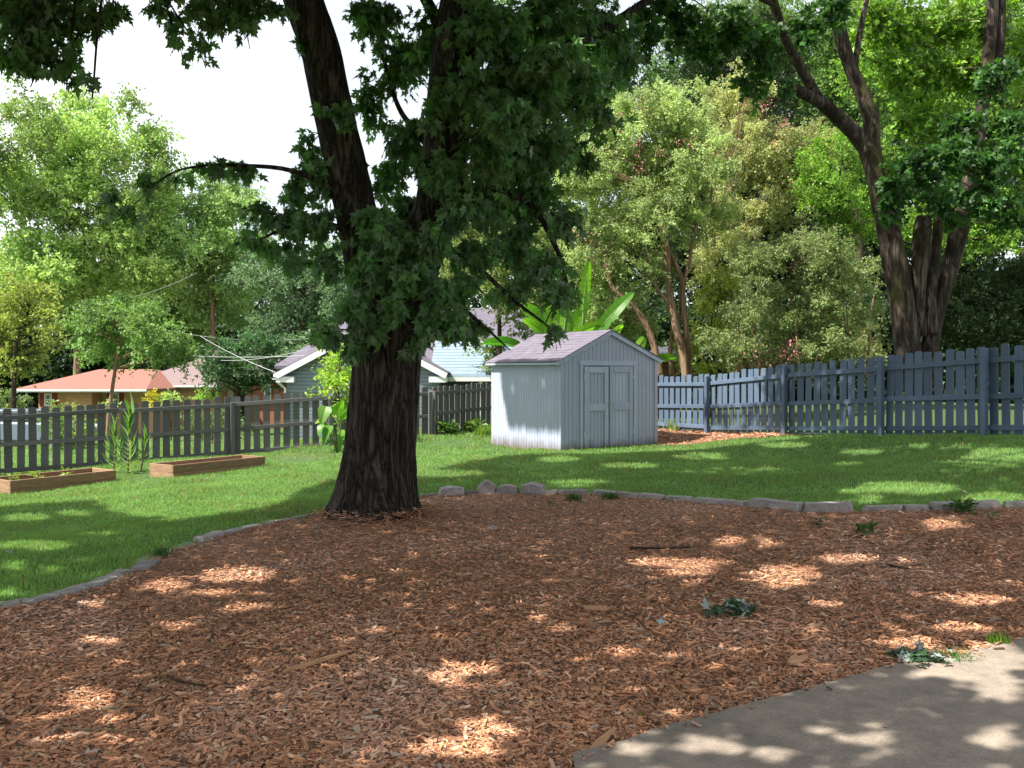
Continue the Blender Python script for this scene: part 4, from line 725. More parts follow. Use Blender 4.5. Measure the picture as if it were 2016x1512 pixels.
# ---- shade of the upper crowns: leaves stand along the sun's direction from every ground point that lies in shade
SHADE = np.array([(-900,1005),(0,998),(100,992),(165,985),(240,1016),(330,1028),(430,1018),(560,996),(595,966),(655,948),(812,945),(870,921),(970,905),(1010,893),(1160,889),(1300,879),(1550,861),(1640,851),(2016,846),(3400,840),(3400,9000),(-900,9000)], float)
LIT = [(470,1135,72,13),(330,1155,52,11),(420,1172,50,6),(465,1205,36,8),(350,1238,32,8),(205,1267,42,9),(185,1390,58,22),(200,1195,34,6),(560,1108,16,5),(935,1325,55,14),(890,1345,45,12),(1235,1292,36,10),(1325,1300,42,6),
 (1330,1113,95,9),(1365,1130,55,8),(1545,1140,62,20),(1670,1104,56,7),(1440,1070,36,9),(1518,1075,22,6),(1860,1033,46,11),(1625,1195,32,7),(1935,1188,66,11),(1890,1240,52,11),(1800,1275,74,11),(960,1450,70,14),(900,1485,90,18),(250,1465,34,10),(1070,1225,20,5),(640,1330,16,5),
 (1930,1322,105,34),(1980,1370,60,26),(1400,1492,95,18),(1710,1478,64,17),(1985,1470,45,24),(1280,1505,40,14),(1560,1500,30,10),
 (1960,903,66,18),(1770,964,115,11),(1960,985,60,9),(1690,985,50,6),(1385,900,50,6),(1330,955,55,5),(1550,877,50,4),(1500,925,40,4),(1700,890,40,4),(1420,930,60,5),(1600,950,60,6),(1240,918,50,4),(1850,880,60,5),(1100,905,40,4),(1680,920,40,5),(885,934,70,6),(1150,953,62,6),(1290,962,40,4),
 (70,1077,78,7),(30,1117,24,7),(105,1123,16,4),(20,1168,28,8),(200,1050,30,5),(60,1020,50,7),(150,1012,30,5)]
def shaded(p):
    px, py = to_px(p); nx = np.array([mnoise.noise(Vector((a*2.2, b*2.2, 7))) for a, b in p[:, :2]]); ny = np.array([mnoise.noise(Vector((a*2.2, b*2.2, 17))) for a, b in p[:, :2]])
    k = inside(SHADE, px + nx*10, py + ny*5*np.clip((py-850)/120, .3, 2.5))
    for (cx, cy, rx, ry) in LIT: k &= ((px + nx*rx*.35 - cx)/(rx*1.12))**2 + ((py + ny*ry*.4 - cy)/(ry*1.2 + 1))**2 > 1
    return k
m_high = leafmat('crown_leaf', .25, under=(.17, .22, .17), rough=.5)
N = NHIGH; g = np.stack([RNG.uniform(-8, 11, N), RNG.uniform(2.0, 18, N), np.zeros(N)], -1); g[:, 2] = ground(g[:, 0], g[:, 1]); g = g[shaded(g)]
tg = [g]
for i in range(2, len(FR)-1):                            # shade on the right hand fence
    n = 900; t = RNG.uniform(0, 1, (n, 1)); q = FR[i]*(1-t) + FR[i+1]*t; q[:, 2] += RNG.uniform(0, 1.7, n); tg.append(q)
t = RNG.uniform(0, 1, (110, 1)); q = FR[1]*(1-t) + FR[2]*t; q[:, 2] += RNG.uniform(.1, .55, 110); tg.append(q); t = RNG.uniform(.72, 1, (160, 1)); q = FR[1]*(1-t) + FR[2]*t; q[:, 2] += RNG.uniform(0, 1.6, 160); tg.append(q)
q = np.stack([RNG.uniform(-.05, 2.65, 1300), RNG.uniform(.0, 1, 1300)], -1)   # the maple's shade on the shed's side wall
v_, z_ = q[:, 0], .42 + q[:, 1]*1.45; ok = (v_ < 2.45 - .32*(1.8-z_)); wl_ = np.array([sp_(-.01, a, b) for a, b in zip(v_[ok], z_[ok])]); tg.append(wl_)
for src, fr_ in ((vis, .38), (vis2, .15)): k = RNG.uniform(size=len(src)) < fr_; tg.append(src[k] + RNG.normal(0, .12, (k.sum(), 3)))
tk = np.stack([RNG.uniform(-2.0, -1.0, 1300), RNG.uniform(9.9, 10.7, 1300), RNG.uniform(.3, 6.0, 1300)], -1); tg.append(tk); k = RNG.uniform(size=len(rn)) < .9; tg += [rn[k] + RNG.normal(0, .2, (k.sum(), 3)) for _ in range(2)]
T = np.concatenate(tg); n = len(T)
h = np.maximum(T[:, 2] + 1.0, (2.1 + .43*T[:, 1])/(1 - .43*SUN[1]/SUN[2])) ; off_frame = 0
h = h + .4 + np.abs(RNG.normal(0, 1.6, n)); pos = T + SUN[None]/SUN[2]*(h - T[:, 2])[:, None]
own = np.argmin(np.stack([np.hypot(pos[:, 0]+1.5, pos[:, 1]-10.5), np.hypot(pos[:, 0]+8, pos[:, 1]-8.3)*1.35, np.hypot(pos[:, 0]-8.3, pos[:, 1]-18.4)*1.2]), 0)
for i, (mbx, c) in enumerate(((lm, (.06, .12, .045)), (ll, (.07, .13, .04)), (lr, (.06, .13, .03)))):
    k = own == i; m = int(k.sum()); ax = nrm(rdir(m)*(1, 1, .5) + (0, 0, -.2)); sz = .165*RNG.uniform(.7, 1.25, m); put_leaves(mbx, MAPLE, MAPLE_F, pos[k] - ax*sz[:, None]*.5, ax, nrm(rdir(m)*.5 + SUN[None]*.8), sz, tint(c, m, .3))
lm.build('crown', m_leaf, maple); ll.build('crown', m_leaf, left_tree); lr.build('crown', m_leaf2, rt); tl.build('trunk', m_bark, left_tree, smooth=True)

# ---- background trees
m_bl = leafmat('background_leaf', .45, rough=.5, spec=.35, glow=(1.15, 1.22, .7)); m_bb = barkmat('brown_bark', (.025, .019, .013), (.10, .075, .052), 9, (1, 1, .2), .5)
m_cb = barkmat('crape_bark', (.13, .08, .05), (.34, .23, .15), 6, (1, 1, .06), .4, .012); m_pink = leafmat('blossom', .3)
def crown(lm, blobs, s, col, lai=2.2, clump=.30, tpl=(DIAM, DIAM_F), var=.28, tone=.36, per=18, gain=1.5):
    s = s*.78
    cs = []                                              # leaves stand along many short sprays that fan out of the crown
    for b in blobs:
        c, R = blob_world(b); n = int(2.1*lai*math.pi*R[0]*R[2]/(.34*s*s)); m = max(6, n//per); nb = max(4, int(1.2/clump**2)); big = c + rdir(nb)*RNG.uniform(.1, 1, (nb, 1))**.45*R*.95
        w_ = RNG.integers(0, nb, m); st = big[w_] + RNG.normal(0, 1, (m, 3))*R*clump*np.array([.62, .62, .5])
        out = nrm(st - c + RNG.normal(0, .5, (m, 3))*R.mean()); d = nrm(out*.8 + rdir(m)*.7 + (0, 0, .25)); L = RNG.uniform(.5, 1.3, m)*per*s*.26
        k = np.repeat(np.arange(m), per); t = RNG.uniform(0, 1, m*per); pos = st[k] + d[k]*(t*L[k])[:, None] + RNG.normal(0, s*.45, (m*per, 3)) - np.array([0, 0, 1])*(t*t*L[k]*.3)[:, None]
        tn = ((1 + tone*RNG.uniform(-1, 1, nb))[w_]*(1 + .15*RNG.uniform(-1, 1, m)))[k][:, None]  # wide clump tones put deep shade into the leaf colour
        put_leaves(lm, *tpl, pos, d[k]*.4 + rdir(m*per) + (0, 0, -.3), nrm(rdir(m*per)*.9 + np.array([-.15, -.1, .45])), s*RNG.uniform(.6, 1.3, m*per), np.clip(tint(np.array(col)*gain, m*per, var)*tn, 0, .75)); cs.append(big)
    return np.concatenate(cs)
def bg_tree(label, Y, tx, tr_, blobs, s, col, name='background_tree', cat='tree', lai=2.2, clump=.30, nl=26, bark=None, group=None, stems=None, tpl=(DIAM, DIAM_F), bloom=None, **kw):
    bl = [(*b[:4], b[4] if len(b) > 4 else Y + RNG.uniform(-.02, .04)*Y) for b in blobs]
    gx_ = HX(tx, Y); gz_ = float(ground(gx_, Y)); root = thing(name, label, cat, (gx_, Y, gz_), group)
    lm_, tm_ = MB(), MB(); cs = crown(lm_, bl, s, col, lai, clump, tpl, **kw); mid = np.mean([blob_world(b)[0] for b in bl], 0); top = max(blob_world(b)[0][2] for b in bl)
    if stems is None:
        tp = curve([(gx_, Y, gz_-.2), (gx_*.85+mid[0]*.15, Y, gz_+(mid[2]-gz_)*.4), (gx_*.4+mid[0]*.6, (Y+mid[1])/2, mid[2]), (mid[0]+.3, mid[1], mid[2]*.6+top*.4)], 24); tm_.tube(tp, np.concatenate([[tr_*1.35], np.linspace(tr_*.9, tr_*.12, 23)]), 12); tn = tp[8:]
    else:
        tn = []
        for st in stems: tn.append(limb(tm_, st, 24, 9, .04, seed=st[0][0]))
        tn = np.concatenate([q[6:] for q in tn])
    for k in RNG.choice(len(cs), min(nl, len(cs)), replace=False):
        e = cs[k]; d = np.linalg.norm(tn-e, axis=1) + .8*np.maximum(0, tn[:, 2]-e[2]+.4); s0 = tn[np.argmin(d)]; tm_.tube(curve([s0, (s0+e)/2 + np.array([0, 0, .06])*np.linalg.norm(e-s0), e], 8), np.linspace(max(tr_*.20, .012), .006, 8), 5)
    tm_.build('trunk', bark or m_bb, root, smooth=True); lm_.build('crown', m_bl, root)
    if bloom:
        bm_ = MB()
        for (px, py, d) in bloom:
            n = 24; c = P(px, py, d); pos = c + RNG.normal(0, 1, (n, 3))*np.array([.12, .12, .16]); put_leaves(bm_, DIAM, DIAM_F, pos, rdir(n), rdir(n), .07*RNG.uniform(.6, 1.2, n), tint((.55, .20, .26), n))
        bm_.build('blossom', m_pink, root)
    return root
G1 = 'trees round the houses on the left'
bg_tree('tall sunlit yellow green tree filling the left side behind the houses', 60, 150, .3, [(110,300,90,100),(230,300,95,100),(60,430,90,85),(180,420,105,95),(285,415,70,85),(120,535,120,65),(250,530,100,65),(30,560,60,60),(170,225,55,48),(330,330,20,30),(310,500,60,60)], .27, (.235, .325, .11), lai=3.2, group=G1, nl=24, bark=m_cb, clump=.26)  # leaf colour lightened to paint haze over the tree
bg_tree('sunlit green tree partly behind the hanging maple branch, right of the tallest one', 63, 420, .28, [(410,395,75,60),(475,440,60,65),(385,490,85,65),(460,530,75,60),(350,440,60,60),(430,600,70,50)], .27, (.205, .30, .11), lai=3.2, group=G1, nl=20, bark=m_cb, clump=.26)  # haze painted here too, by a paler leaf colour
bg_tree('thin tree with see through top at the far left border', 57, -70, .1, [(40,195,30,42),(8,260,40,60),(95,205,34,34),(20,345,40,55),(75,280,36,40),(-40,300,50,90)], .25, (.15, .21, .07), lai=1.3, group=G1, nl=30, bark=m_cb, clump=.3)
bg_tree('grey green tree left of the big trunk above the grey gable', 50, 600, .35, [(590,555,66,60),(540,630,56,56),(612,640,46,50),(520,540,46,46),(650,590,40,60),(590,690,50,30),(660,510,50,50)], .22, (.10, .16, .09), group=G1, nl=40)
bg_tree('dark shade tree in front of the low red brick house', 46, 462, .28, [(478,722,62,36),(437,705,36,36),(540,728,40,34),(500,690,50,30),(420,740,20,24),(590,745,26,22)], .2, (.04, .085, .035), group=G1, nl=30)
bg_tree('small round tree with thin straight trunk before the orange roof', 38, 212, .13, [(240,640,76,44),(180,662,50,34),(302,660,50,40),(225,700,76,24),(332,700,40,24),(270,600,50,30),(190,620,50,30),(370,690,30,14)], .17, (.12, .20, .06), group=G1, bark=m_cb, nl=36)
bg_tree('yellowing small tree with bare twigs at the left border', 34, 26, .16, [(40,620,56,44),(95,640,38,32),(20,700,46,44),(55,725,34,34),(40,580,50,34),(-30,650,50,80),(90,682,24,18)], .15, (.20, .235, .06), lai=1.6, group=G1, nl=70)
bg_tree('green tree behind the small round one, above the houses', 66, 330, .3, [(330,610,60,50),(300,560,60,40),(370,640,50,40),(260,600,60,40)], .27, (.10, .165, .045), group=G1)
for label, Y_, b_, c_ in (('bright green bush before the mauve roofed house', 44, (403,776,16,13), (.17, .28, .05)), ('yellow shrub over the fence before the mauve roofed house', 42, (303,786,17,9), (.42, .36, .04)), ('pale green shrub beside the yellow one over the fence', 42, (338,787,22,10), (.24, .32, .11)), ('small pale shrub under the purple awning', 43, (222,797,14,7), (.25, .34, .14)), ('dark hedge below the left border window', 40, (15,795,30,18), (.12, .17, .06)), ('green bush left of the corn plants behind the pickets', 27, (120,850,70,34), (.13, .19, .055)), ('leafy green bush seen through the pickets by the fence post', 30, (420,835,70,24), (.10, .16, .05))):
    bg_tree(label, Y_, b_[0], .03, [b_], .12, c_, 'shrub', 'shrub', 2.4, nl=8, group='shrubs beyond the left fence')
G2 = 'trees behind the shed and the blue fence'
SH = [(1330,735),(0,0)]
bg_tree('crape myrtle with tan multiple stems rising behind the right shed wall', 26, 1330, .12, [(1250,235,70,56),(1330,205,76,60),(1280,325,88,66),(1370,315,86,74),(1200,395,86,72),(1290,420,80,56),(1165,490,74,70),(1240,520,76,60),(1380,425,60,60),(1150,330,64,56),(1200,600,50,40)], .092, (.14, .175, .075), 'crape_myrtle', lai=2.5, gain=2.4, clump=.25, nl=70, bark=m_cb, group=G2,
  stems=[[(1352,760,26,.12),(1345,700,26,.115),(1330,640,26,.11),(1316,560,26,.10),(1312,480,26,.095),(1302,430,26,.10),(1296,410,26,.06)], [(1360,760,26.2,.09),(1355,690,26.2,.085),(1345,600,26.2,.08),(1342,550,26.2,.08),(1325,510,26.2,.06),(1310,480,26.2,.04)], [(1345,560,26.2,.06),(1358,510,26.2,.05),(1368,450,26.2,.045),(1395,415,26.2,.04),(1402,370,26.2,.025)],
         [(1300,745,25.8,.10),(1290,690,25.8,.10),(1272,640,25.8,.09),(1245,600,25.8,.085),(1205,565,25.8,.07),(1190,500,25.8,.04)], [(1335,640,26,.05),(1310,590,26,.05),(1290,560,26,.045),(1270,480,26,.02)], [(1322,740,26.5,.07),(1320,680,26.5,.06),(1332,600,26.5,.05)], [(1330,650,26.4,.04),(1340,610,26.4,.04),(1338,580,26.4,.03)], [(1300,420,26,.04),(1315,330,26,.03),(1330,230,26,.015)], [(1298,420,26,.04),(1270,330,26,.03),(1250,240,26,.015)]],
  bloom=[(1254,284,25),(1260,325,25),(1300,300,24.8),(1345,280,24.8),(1260,210,25),(1215,240,25),(1150,475,25)])
bg_tree('pinkish crape myrtle between the tan stems and the cut limb', 28.5, 1455, .09, [(1440,215,56,62),(1500,275,66,62),(1450,325,66,56),(1560,320,60,56),(1520,395,76,56),(1600,285,46,50),(1430,440,56,56),(1480,160,40,40),(1410,520,50,50)], .092, (.175, .185, .085), 'crape_myrtle', lai=2.5, gain=2.4, clump=.25, nl=70, bark=m_cb, group=G2,
  stems=[[(1458,740,28.5,.09),(1450,660,28.5,.08),(1442,580,28.5,.07),(1440,480,28.5,.06),(1440,380,28.5,.04)], [(1470,740,28.5,.06),(1480,640,28.5,.05),(1478,520,28.5,.04),(1500,400,28.5,.03)], [(1440,480,28.5,.04),(1490,420,28.5,.03),(1540,370,28.5,.02)]],
  bloom=[(1541,248,27),(1548,252,27),(1430,440,27.3),(1400,450,27),(1458,452,27),(1620,380,27),(1612,384,27),(1530,280,27),(1475,200,27),(1490,185,27),(1510,210,27),(1560,360,27),(1400,300,27)])
bg_tree('bright green sapling left of the curved pale trunk', 26.4, 1672, .04, [(1645,325,50,66),(1625,395,62,50),(1680,425,46,50),(1600,340,40,40)], .11, (.12, .215, .03), 'sapling', lai=2.0, nl=30, group=G2)
sb = bg_tree('tangle of pale leaved shrubs and bare twigs behind the fence', 25, 1580, .05, [(1500,520,72,52),(1600,480,72,52),(1665,540,56,60),(1560,600,80,52),(1660,630,60,56),(1480,600,52,56),(1440,670,54,46),(1540,670,60,40),(1620,690,60,30)], .085, (.125, .16, .065), 'shrub', 'shrub', 1.7, .24, 150, m_cb, G2, gain=1.8,
  stems=[[(a, 745, 25+d, .035), (a+1.5*b, 670, 25.3+d, .026), (a+2.2*b, 610, 25.6+d, .018), (a+4.5*b, 540, 25.9+d, .006)] for a, b, d in ((1450,6,.2),(1500,-8,0),(1530,10,.3),(1575,-4,-.2),(1600,9,0),(1640,6,.2),(1680,-9,0),(1555,4,.5),(1705,5,.3))], bloom=[(1490,690,24),(1550,688,24),(1560,690,24)])
bg_tree('sunlit tree filling the upper right behind the pale trunks', 27, 2120, .25, [(1780,150,100,100),(1880,175,105,100),(1985,150,80,110),(1830,290,110,76),(1960,320,90,80),(1935,465,100,60),(1800,445,76,56),(2060,300,80,160),(1740,60,70,60),(1850,40,100,60),(1970,30,90,60)], .13, (.115, .205, .03), group=G2, nl=50, lai=2.0, clump=.26)
bg_tree('dark evergreen at the right border above the fence', 29, 2110, .2, [(1950,565,86,56),(1905,630,80,56),(2000,640,56,70),(1850,560,50,56),(2060,590,60,120),(1940,690,90,30)], .12, (.035, .062, .024), 'evergreen_tree', group=G2, nl=30)
bg_tree('airy pale tree between the big trunk and the banana leaves', 33, 985, .14, [(940,560,66,80),(1010,600,50,60),(985,480,76,66),(958,690,36,34),(1050,560,40,70),(900,470,60,60),(1040,450,60,60)], .12, (.15, .19, .065), group=G2, nl=50, lai=1.8)
bg_tree('tall dark green tree above the crape myrtles, nearest the big maple', 42, 1180, .35, [(1180,195,90,100),(1130,330,90,90),(1090,200,80,110),(1250,150,60,60),(1060,80,90,80),(1160,90,60,70)], .2, (.065, .12, .038), group=G2, nl=40)
bg_tree('tall grey green tree above the pinkish crape myrtle', 44, 1440, .35, [(1330,140,66,70),(1420,120,80,76),(1520,150,80,80),(1440,40,110,60),(1560,60,90,70),(1610,200,60,80),(1350,60,60,50)], .2, (.10, .15, .07), group=G2, nl=40)
bg_tree('tall mid green tree behind the curved pale trunk', 41, 1690, .35, [(1660,120,80,90),(1720,220,80,80),(1690,330,70,80),(1640,30,90,60),(1750,400,60,70)], .2, (.08, .145, .035), group=G2, nl=40)
for label, Y_, bs, c_ in (('green understorey bush between the shed and the tan stems', 27.5, [(1240,650,50,50),(1190,600,40,60),(1215,700,50,30)], (.12, .165, .055)), ('yellow green understorey bush right of the tan stems', 27.5, [(1400,620,44,56),(1385,700,50,36),(1420,560,36,40)], (.19, .22, .05)), ('brownish understorey bush low behind the middle of the blue fence', 27, [(1450,690,46,34),(1500,710,46,26),(1560,705,50,28)], (.17, .14, .085)), ('olive understorey bush left of the pale barked tree', 27.5, [(1640,690,50,40),(1700,650,40,60),(1700,710,50,26)], (.13, .15, .06))):
    bg_tree(label, Y_, bs[0][0], .05, bs, .10, c_, 'shrub', 'shrub', 2.2, nl=20, group='understorey shrubs behind the blue fence', gain=2.0)
# far woods, read as one mass
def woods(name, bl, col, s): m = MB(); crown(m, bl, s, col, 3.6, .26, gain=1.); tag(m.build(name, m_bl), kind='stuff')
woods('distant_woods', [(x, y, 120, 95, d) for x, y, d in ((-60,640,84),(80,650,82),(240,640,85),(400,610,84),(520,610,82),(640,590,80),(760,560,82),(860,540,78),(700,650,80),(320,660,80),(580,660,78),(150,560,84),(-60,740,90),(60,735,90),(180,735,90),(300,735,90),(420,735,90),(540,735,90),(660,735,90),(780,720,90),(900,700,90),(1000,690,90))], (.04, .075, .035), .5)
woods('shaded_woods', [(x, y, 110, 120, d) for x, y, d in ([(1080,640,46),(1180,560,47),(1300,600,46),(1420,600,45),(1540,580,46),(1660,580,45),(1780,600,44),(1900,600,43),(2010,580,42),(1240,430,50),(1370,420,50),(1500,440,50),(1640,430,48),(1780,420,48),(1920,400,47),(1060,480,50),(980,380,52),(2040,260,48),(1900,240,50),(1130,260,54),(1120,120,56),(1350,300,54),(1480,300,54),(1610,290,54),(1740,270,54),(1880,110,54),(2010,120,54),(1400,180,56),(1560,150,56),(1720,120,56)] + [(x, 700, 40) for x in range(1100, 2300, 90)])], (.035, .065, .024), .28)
# ------------------------------------------------------------------ garden plants
m_ban = leafmat('banana_leaf', .55, rough=.35, spec=.5); m_stem = simple('green_stem', (.10, .16, .05), (.22, .27, .10), 6, .6, .2); m_tan = simple('dry_stem', (.16, .11, .06), (.30, .22, .13), 8, .8, .3)
def paddle(mb, base, tip, wid, side, col, bend=.12, tear=.12, n=22, fold=.25, shape='paddle'):   # long leaf with midrib, folded blade, side veins and tears
    base, tip = np.asarray(base, float), np.asarray(tip, float); d = tip-base; L = np.linalg.norm(d); ax = d/L; side = nrm(side - ax*np.dot(side, ax)); nm = np.cross(side, ax)
    if nm[2] < 0: nm = -nm
    t = np.linspace(0, 1, n+1); mid = base + t[:, None]*d + (bend*L*4*t*(1-t))[:, None]*nm
    if shape == 'paddle': w = wid*np.clip(np.sin(np.pi*np.clip(t*.93+.05, 0, 1))**.45, 0, 1)
    elif shape == 'blade': w = wid*np.clip(1-t, 0, 1)**.6*np.clip(t*6+.35, 0, 1)
    else: w = wid*np.sqrt(np.clip(1-t, 0, 1))*np.clip(.55+t*2.4, 0, 1)*(1.02-.25*t)
    for sg in (-1, 1):
        ed = mid + sg*w[:, None]*side + (fold*w)[:, None]*nm; gap = RNG.uniform(size=n) < tear
        for i in range(n):
            a, b, c, e = mid[i], mid[i+1], ed[i+1].copy(), ed[i].copy()
            if gap[i]: c = b + (c-b)*RNG.uniform(.5, .85) + (e-b)*.08
            v = 1 + .06*(-1)**i; mb.add([a, b, c, e] if sg > 0 else [b, a, e, c], [np.array([(0, 1, 2, 3)])], np.array(col)*v)
    return mid
Yb = 24.0
ban = thing('banana_plant', 'banana plant with broad bright green leaves rising behind the shed roof', 'plant', (HX(1115, Yb), Yb, float(ground(HX(1115, Yb), Yb))))
gz = float(ban.location[2]); mb = MB()
for dx, top in ((0, 2.3), (.5, 1.9), (-.45, 1.7)): mb.tube(curve([(HX(1115, Yb)+dx, Yb+dx*.4, gz-.1), (HX(1115, Yb)+dx*1.05, Yb+dx*.4, gz+1.2), (HX(1115, Yb)+dx*.95, Yb+dx*.35, gz+top)], 12), np.linspace(.13, .05, 12), 12)
mb.build('stem', m_stem, ban, smooth=True)
for (b, t, wd, c, sd, bd) in (((1146,640),(1160,516),.16,(.17,.36,.03),(1,.25,.1),.05),((1168,668),(1246,577),.175,(.10,.27,.025),(.6,-.3,-.7),.12),((1100,668),(1024,598),.22,(.12,.29,.035),(.5,-.3,.7),.14),((1085,672),(1030,628),.16,(.16,.34,.03),(.4,-.5,.6),.1),
   ((1030,684),(952,676),.17,(.05,.17,.02),(0,-.6,.6),.12),((1110,660),(1078,585),.20,(.18,.38,.03),(1,.2,0),.12),((1125,660),(1100,600),.17,(.17,.36,.03),(1,-.3,.2),.15),((1140,660),(1150,588),.18,(.18,.38,.035),(1,.3,.1),.1),((1130,665),(1190,640),.16,(.14,.3,.03),(.2,-.6,.7),.15),
   ((1200,680),(1226,640),.14,(.19,.38,.04),(.9,.3,.2),.1),((1250,690),(1268,664),.14,(.16,.33,.03),(.6,-.4,.5),.1),((1282,716),(1330,704),.15,(.09,.24,.02),(.1,-.6,.6),.12),((1108,670),(1120,560),.16,(.15,.33,.03),(1,-.2,0),.06)):
    Yl = Yb + RNG.uniform(-.3, .3); mb = MB(); mid = paddle(mb, P(*b, Yl), P(*t, Yl-.15), wd, np.array(sd, float), c, bd); lf = mb.build('leaf', m_ban, ban, smooth=True)
    q = np.array([HX(1115, Yb), Yb, gz+1.7]); mb = MB(); mb.tube(curve([q, (q+mid[0])/2+(0,0,.1), *mid[::6]], 20), np.linspace(.03, .008, 20), 6, col=None); mb.build('midrib', m_stem, lf, smooth=True)
# tall leafy canes by the left fence
m_cane = leafmat('cane_leaf', .45, rough=.4, spec=.5)
def cane(label, base, top, Y, nl, L, w, lean=0):
    b = on_ground(*base); Yc = b[1]; t = P(*top, Yc); root = thing('cane_plant', label, 'plant', b, 'tall leafy canes by the left fence'); mb = MB(); st = curve([b-(0,0,.05), (b+t)/2+(lean, 0, 0), t], 16); mb.tube(st, np.linspace(.018, .008, 16), 6); mb.build('stem', m_tan, root, smooth=True)
    for k in range(nl):
        f = .12 + .88*k/(nl-1); q = st[int(f*15)]; s = (-1)**k; up = .55 + .75*f; d = nrm(np.array([s*.65*(1.3-f), RNG.uniform(-.5, .2), up])); l = L*RNG.uniform(.75, 1.1)*(.6 if k == 0 else 1)
        mb = MB(); paddle(mb, q, q + d*l, w*RNG.uniform(.8, 1.1), np.array([.3*s, -.8, .3]), np.array((.13, .27, .06) if k % 3 else (.24, .36, .17))*RNG.uniform(.85, 1.1), -.10 if f < .6 else .06, .0, 9, .35, 'blade'); mb.build('leaf', m_cane, root, smooth=True)
cane('leafy cane plant left of the tallest one, right behind the end of the raised bed', (222, 932), (226, 850), 19, 22, .42, .042, .03)
cane('tallest leafy cane plant by the fence, reaching above the pickets', (252, 934), (260, 815), 19, 28, .44, .044, -.03)
cane('short leafy cane between the tallest cane and the second raised bed', (276, 928), (286, 860), 19, 12, .36, .038, .03)
# elephant ear plant
m_ear = leafmat('ear_leaf', .45, rough=.35, spec=.5); b = on_ground(662, 890); ear = thing('elephant_ear_plant', 'elephant ear plant with big ribbed leaves left of the big trunk', 'plant', b); Ye = b[1]
for (pt, tip, wd, c, sd) in (((642,800),(632,838),.19,(.20,.36,.09),(1,.2,.3)),((640,826),(620,834),.10,(.34,.42,.20),(.2,-.5,.8)),((662,818),(676,788),.17,(.15,.36,.03),(1,.2,.2)),((668,822),(690,806),.15,(.16,.36,.03),(.6,-.4,.7)),((650,838),(640,874),.16,(.09,.25,.025),(1,-.3,.1)),((672,846),(668,888),.12,(.16,.36,.03),(1,.3,.1)),((690,850),(684,880),.12,(.12,.30,.03),(1,0,.1)),((636,836),(628,860),.12,(.13,.29,.04),(.8,-.4,.1)),((655,870),(634,884),.13,(.07,.18,.05),(.5,-.6,.5))):
    q = P(*pt, Ye + RNG.uniform(-.15, .15)); mb = MB(); mid = paddle(mb, q, P(*tip, q[1]-.12), wd, np.array(sd, float), c, .10, 0, 14, .3, 'heart'); lf = mb.build('leaf', m_ear, ear, smooth=True)
    mb = MB(); mb.tube(curve([b + RNG.normal(0, .05, 3)*(1, 1, 0), (b*.45+q*.55) + np.array([.05, 0, .05]), q], 12), np.linspace(.018, .009, 12), 6); mb.build('stalk', m_stem, lf, smooth=True)
bg_tree('bright yellow green bush left of the big trunk above the elephant ear', 21.6, 668, .02, [(668,740,24,40),(660,700,18,28),(676,770,20,30),(650,745,12,24),(690,730,16,40),(680,690,14,20)], .12, (.24, .36, .05), 'bush', 'bush', 1.9, .35, 24, tpl=(OVAL, OVAL_F))
# low weeds and tufts: each clump a thing
m_weed = leafmat('weed_leaf', .35)
def weed(label, px, py, r, n, hgt, col, name='weed', broad=True, group=None, z=0.):
    c = on_ground(px, py); root = MB(); pos = c + np.concatenate([np.clip(RNG.normal(0, r*.3, (n, 2)), -r*.55, r*.55), np.zeros((n, 1))], 1); pos[:, 2] = ground(pos[:, 0], pos[:, 1]) + .01 + z
    if broad: put_leaves(root, OVAL, OVAL_F, pos + np.array([0, 0, 1])*RNG.uniform(0, hgt, (n, 1)), rdir(n)*(1, 1, .5) + (0, 0, .35), rdir(n)*.5 + (0, 0, .8), r*.42*RNG.uniform(.6, 1.2, n), tint(col, n, .3))
    else: blades(root, pos[:, 0], pos[:, 1], pos[:, 2], hgt*RNG.uniform(.5, 1.1, n), np.full(n, .006+.0005*c[1]), tint(col, n, .3), .5)
    V = np.concatenate(root.V); root.V = [V]; o = root.build(name, m_weed); o.location = c; o.data.vertices.foreach_set('co', (V - c).astype(np.float32).ravel()); o.data.update(); tag(o, label, 'weed', group)
weed('leafy weed clump at the foot of the short fence left of the shed', 880, 856, .42, 130, .28, (.08, .16, .03)); weed('second leafy weed clump, nearer the shed, under the short fence', 932, 850, .40, 110, .25, (.11, .19, .035))
weed('tall light grass growing along the shed wall foot by the short fence', 958, 858, .5, 200, .30, (.16, .26, .04), 'grass_tuft', False); weed('grass tuft under the pale end of the blue grey fence', 1330, 849, .5, 160, .28, (.20, .26, .08), 'grass_tuft', False)
weed('dark grass tuft on the mulch between the pinkish slab and the block row', 1130, 988, .16, 90, .10, (.05, .11, .025), 'grass_tuft', False); weed('wide dark grass tuft against the first blocks of the straight row', 1200, 984, .18, 110, .10, (.05, .12, .03), 'grass_tuft', False)
weed('small round green weed on the mulch below the lone boulder', 1088, 1000, .09, 26, .08, (.05, .12, .02)); weed('blue green grass tuft hanging over the raised pale stone', 318, 1098, .15, 70, .11, (.07, .14, .06), 'grass_tuft', False)
weed('weed patch below the short blocks right of the gap', 1700, 1052, .17, 46, .07, (.05, .11, .025)); weed('weed patch touching the block near the right border', 1900, 1012, .22, 60, .10, (.05, .12, .025)); weed('small weed left of the sunny patch under the block row', 1612, 1040, .12, 26, .07, (.06, .11, .04)); weed('tiny weed on the mulch in front of the weed patch', 1705, 1062, .10, 18, .06, (.05, .11, .03)); weed('weed sprig on the mulch near the right border, below the blocks', 1955, 1025, .12, 24, .07, (.05, .11, .03))
